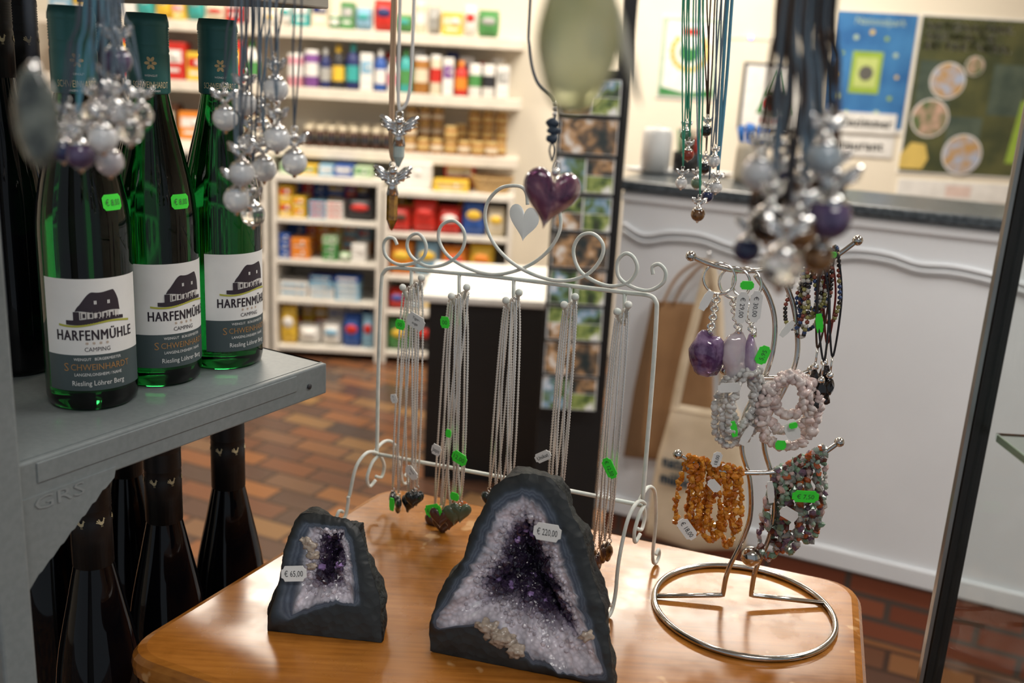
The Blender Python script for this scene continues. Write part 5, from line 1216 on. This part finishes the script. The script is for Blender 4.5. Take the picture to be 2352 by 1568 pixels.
nt.links.new(tc.outputs["Object"], n.inputs["Vector"])
r = ramp(nt, [(0.36, (0.075, 0.022, 0.075)), (0.52, (0.20, 0.075, 0.14)), (0.62, (0.42, 0.24, 0.28)), (0.72, (0.60, 0.38, 0.30))])
nt.links.new(n.outputs["Fac"], r.inputs["Fac"]); nt.links.new(r.outputs["Color"], b.inputs["Base Color"])
b.inputs["Roughness"].default_value = 0.14; b.inputs["Transmission Weight"].default_value = 0.4
X = V((0.97, 0.2, -0.16)).normalized(); Y = V((0.16, 0, 1)).normalized()*1.12; Nn = X.cross(Y).normalized()
part(MB().puffy(heart_pts(hp, X, Y, 0.0185, 48), Nn, 0.0075, 0.0075, ham, 9), "heart_stone", t)
mb = MB(); e = hp+Y*0.0195
mb.tube([e+X*0.0022*math.cos(q*math.pi/6)+Y*0.004*math.sin(q*math.pi/6)-Y*0.002 for q in range(12)], 0.0006, silver, 6, True)
mb.ball(e-Y*0.004, 0.0028, silver, 2); part(mb, "bail", t)
knot = M("cord_navy", (0.04, 0.06, 0.09), 0.5); k0 = pd(1268, 370, D)
mb = MB(); mb.tube(catmull([k0, pd(1262, 345, D), pd(1268, 325, D)], 4), 0.0007, knot, 6); mb.tube(catmull([k0, pd(1275, 345, D), pd(1268, 325, D)], 4), 0.0007, knot, 6)
for kk, (u, v) in enumerate(((1270, 318), (1272, 300), (1270, 283))): mb.ball(pd(u, v, D), (0.0042, 0.0036, 0.0030), knot, 2, .4, kk)
mb.tube(catmull([pd(1272, 280, D), pd(1276, 255, D), pd(1266, 225, D), pd(1232, 185, D), pd(1216, 110, D), pd(1218, 0, D), V((pd(1218, 0, D).x, pd(1218, 0, D).y, RZ))], 8), 0.0010, cgrey, 6)
for v in (262, 250, 240): mb.ball(pd(1274, v, D), 0.0018, silver, 1)
part(mb, "knotted_cord", t)
aqua = M("stone_aqua", (0.36, 0.45, 0.43), 0.15, coat=.4, col2=(0.50, 0.55, 0.51), nscale=100); tiger = M("stone_tiger_rod", (0.38, 0.18, 0.02), 0.12, coat=.5, col2=(0.14, 0.06, 0.01), nscale=160)
for (u, v, ub, vb, mt, lb, D, ut1, ut2, cmt) in ((917, 298, 914, 385, aqua, "pale aqua stone rod", 0.70, 920, 952, cwhite), (902, 412, 901, 530, tiger, "golden tiger eye point", 0.72, 903, 909, M("cord_tan", (0.55, 0.38, 0.25), 0.6))):
    p = pd(u, v, D); e = pd(ub, vb, D); t = thing("angel_pendant", p, "silver winged angel pendant with "+lb, "pendant", "silver angel pendants")
    X = V((1, 0, 0)); mb = MB(); wing(mb, p, X, UP, V((0, -1, 0)), 0.0115, silver)
    mb.ball(p+UP*0.006, 0.0036, silver, 2); mb.lathe([(0, 0), (.0045, 0), (.0030, .008), (.0018, .014), (0, .014)], silver, 14, Matrix.Translation(p-UP*0.011))
    for s in (-1, 1):
        mb.tube([p+X*s*0.002+UP*0.002, p+X*s*0.005-UP*0.002, p+V((0, -0.003, -0.004))], 0.0009, silver, 6)
    mb.tube([p+UP*0.0105+X*0.0025*math.cos(q*math.pi/5)+UP*0.0025*math.sin(q*math.pi/5) for q in range(10)], 0.0005, silver, 6, True); part(mb, "angel", t)
    L = (p-e).length-0.011; rr = 0.0040
    mb = MB(); mb.lathe([(0, -L), (rr*.35, -L+.002), (rr, -L+.008), (rr, -0.0), (0, 0)], mt, 6 if mt is tiger else 14, Matrix.Translation(p-UP*0.011), False); part(mb, "stone_rod", t)
    mb = MB(); k = p+UP*0.013
    for ut in (ut1, ut2):
        q = py(ut, -40, k.y); mb.tube(catmull([k, k+V((q.x-k.x, 0, 0))*.8+UP*0.012, V((q.x, k.y, k.z+0.06)), V((q.x, k.y, RZ))], 6), 0.0013, cmt, 6)
    part(mb, "cord", t)
for x0, x1, y in ((-0.30, 0.0, 0.62), (-0.28, -0.1, 0.50), (0.08, 0.2, 0.42), (0.1, 0.3, 1.0), (-0.2, 0.2, 0.3)): rail(x0, x1, y+0.0)

# ------------------------------------------------------------ glass cabinet edge
ce0 = pd(2243, 1000, 0.72); dk_ = M("anthracite_profile", (0.035, 0.033, 0.03), 0.35, 0.5)
t = thing("glass_cabinet", V((ce0.x+0.15, ce0.y-0.15, 0)), "glass display cabinet with dark metal corner profile", "cabinet")
mb = MB(); mb.box((0.014, 0.014, 1.9), (ce0.x, ce0.y, 0.95), dk_, 0.001); mb.box((0.003, 0.005, 1.9), (ce0.x-0.0092, ce0.y-0.003, 0.95), M("alu_edge", (0.35, 0.34, 0.32), 0.3, 0.8)); part(mb, "corner_profile", t)
part(MB().box((0.30, 0.004, 1.84), (ce0.x+0.158, ce0.y+0.001, 0.97), glassm), "glass_pane", t)
part(MB().box((0.004, 0.30, 1.84), (ce0.x, ce0.y-0.158, 0.97), glassm), "glass_pane", t)
zs = pd(2268, 990, 0.72).z
gsh = M("green_glass_shelf", (0.86, 0.93, 0.88), 0.03, trans=1.0, ior=1.08, col2=(0.85, 0.92, 0.87))
mb = MB().box((0.29, 0.30, 0.005), (ce0.x+0.155, ce0.y-0.158, zs), gsh, 0.001)
mb.box((0.0012, 0.29, 0.005), (ce0.x+0.0095, ce0.y-0.158, zs), M("glass_edge_green", (0.35, 0.48, 0.36), 0.2)); part(mb, "glass_shelf", t)
part(MB().box((0.32, 0.32, 0.05), (ce0.x+0.155, ce0.y-0.155, 0.025), dk_, 0.002), "base", t)

scene.view_settings.view_transform = 'Standard'
scene.view_settings.look = 'None'
scene.view_settings.exposure = 0.05
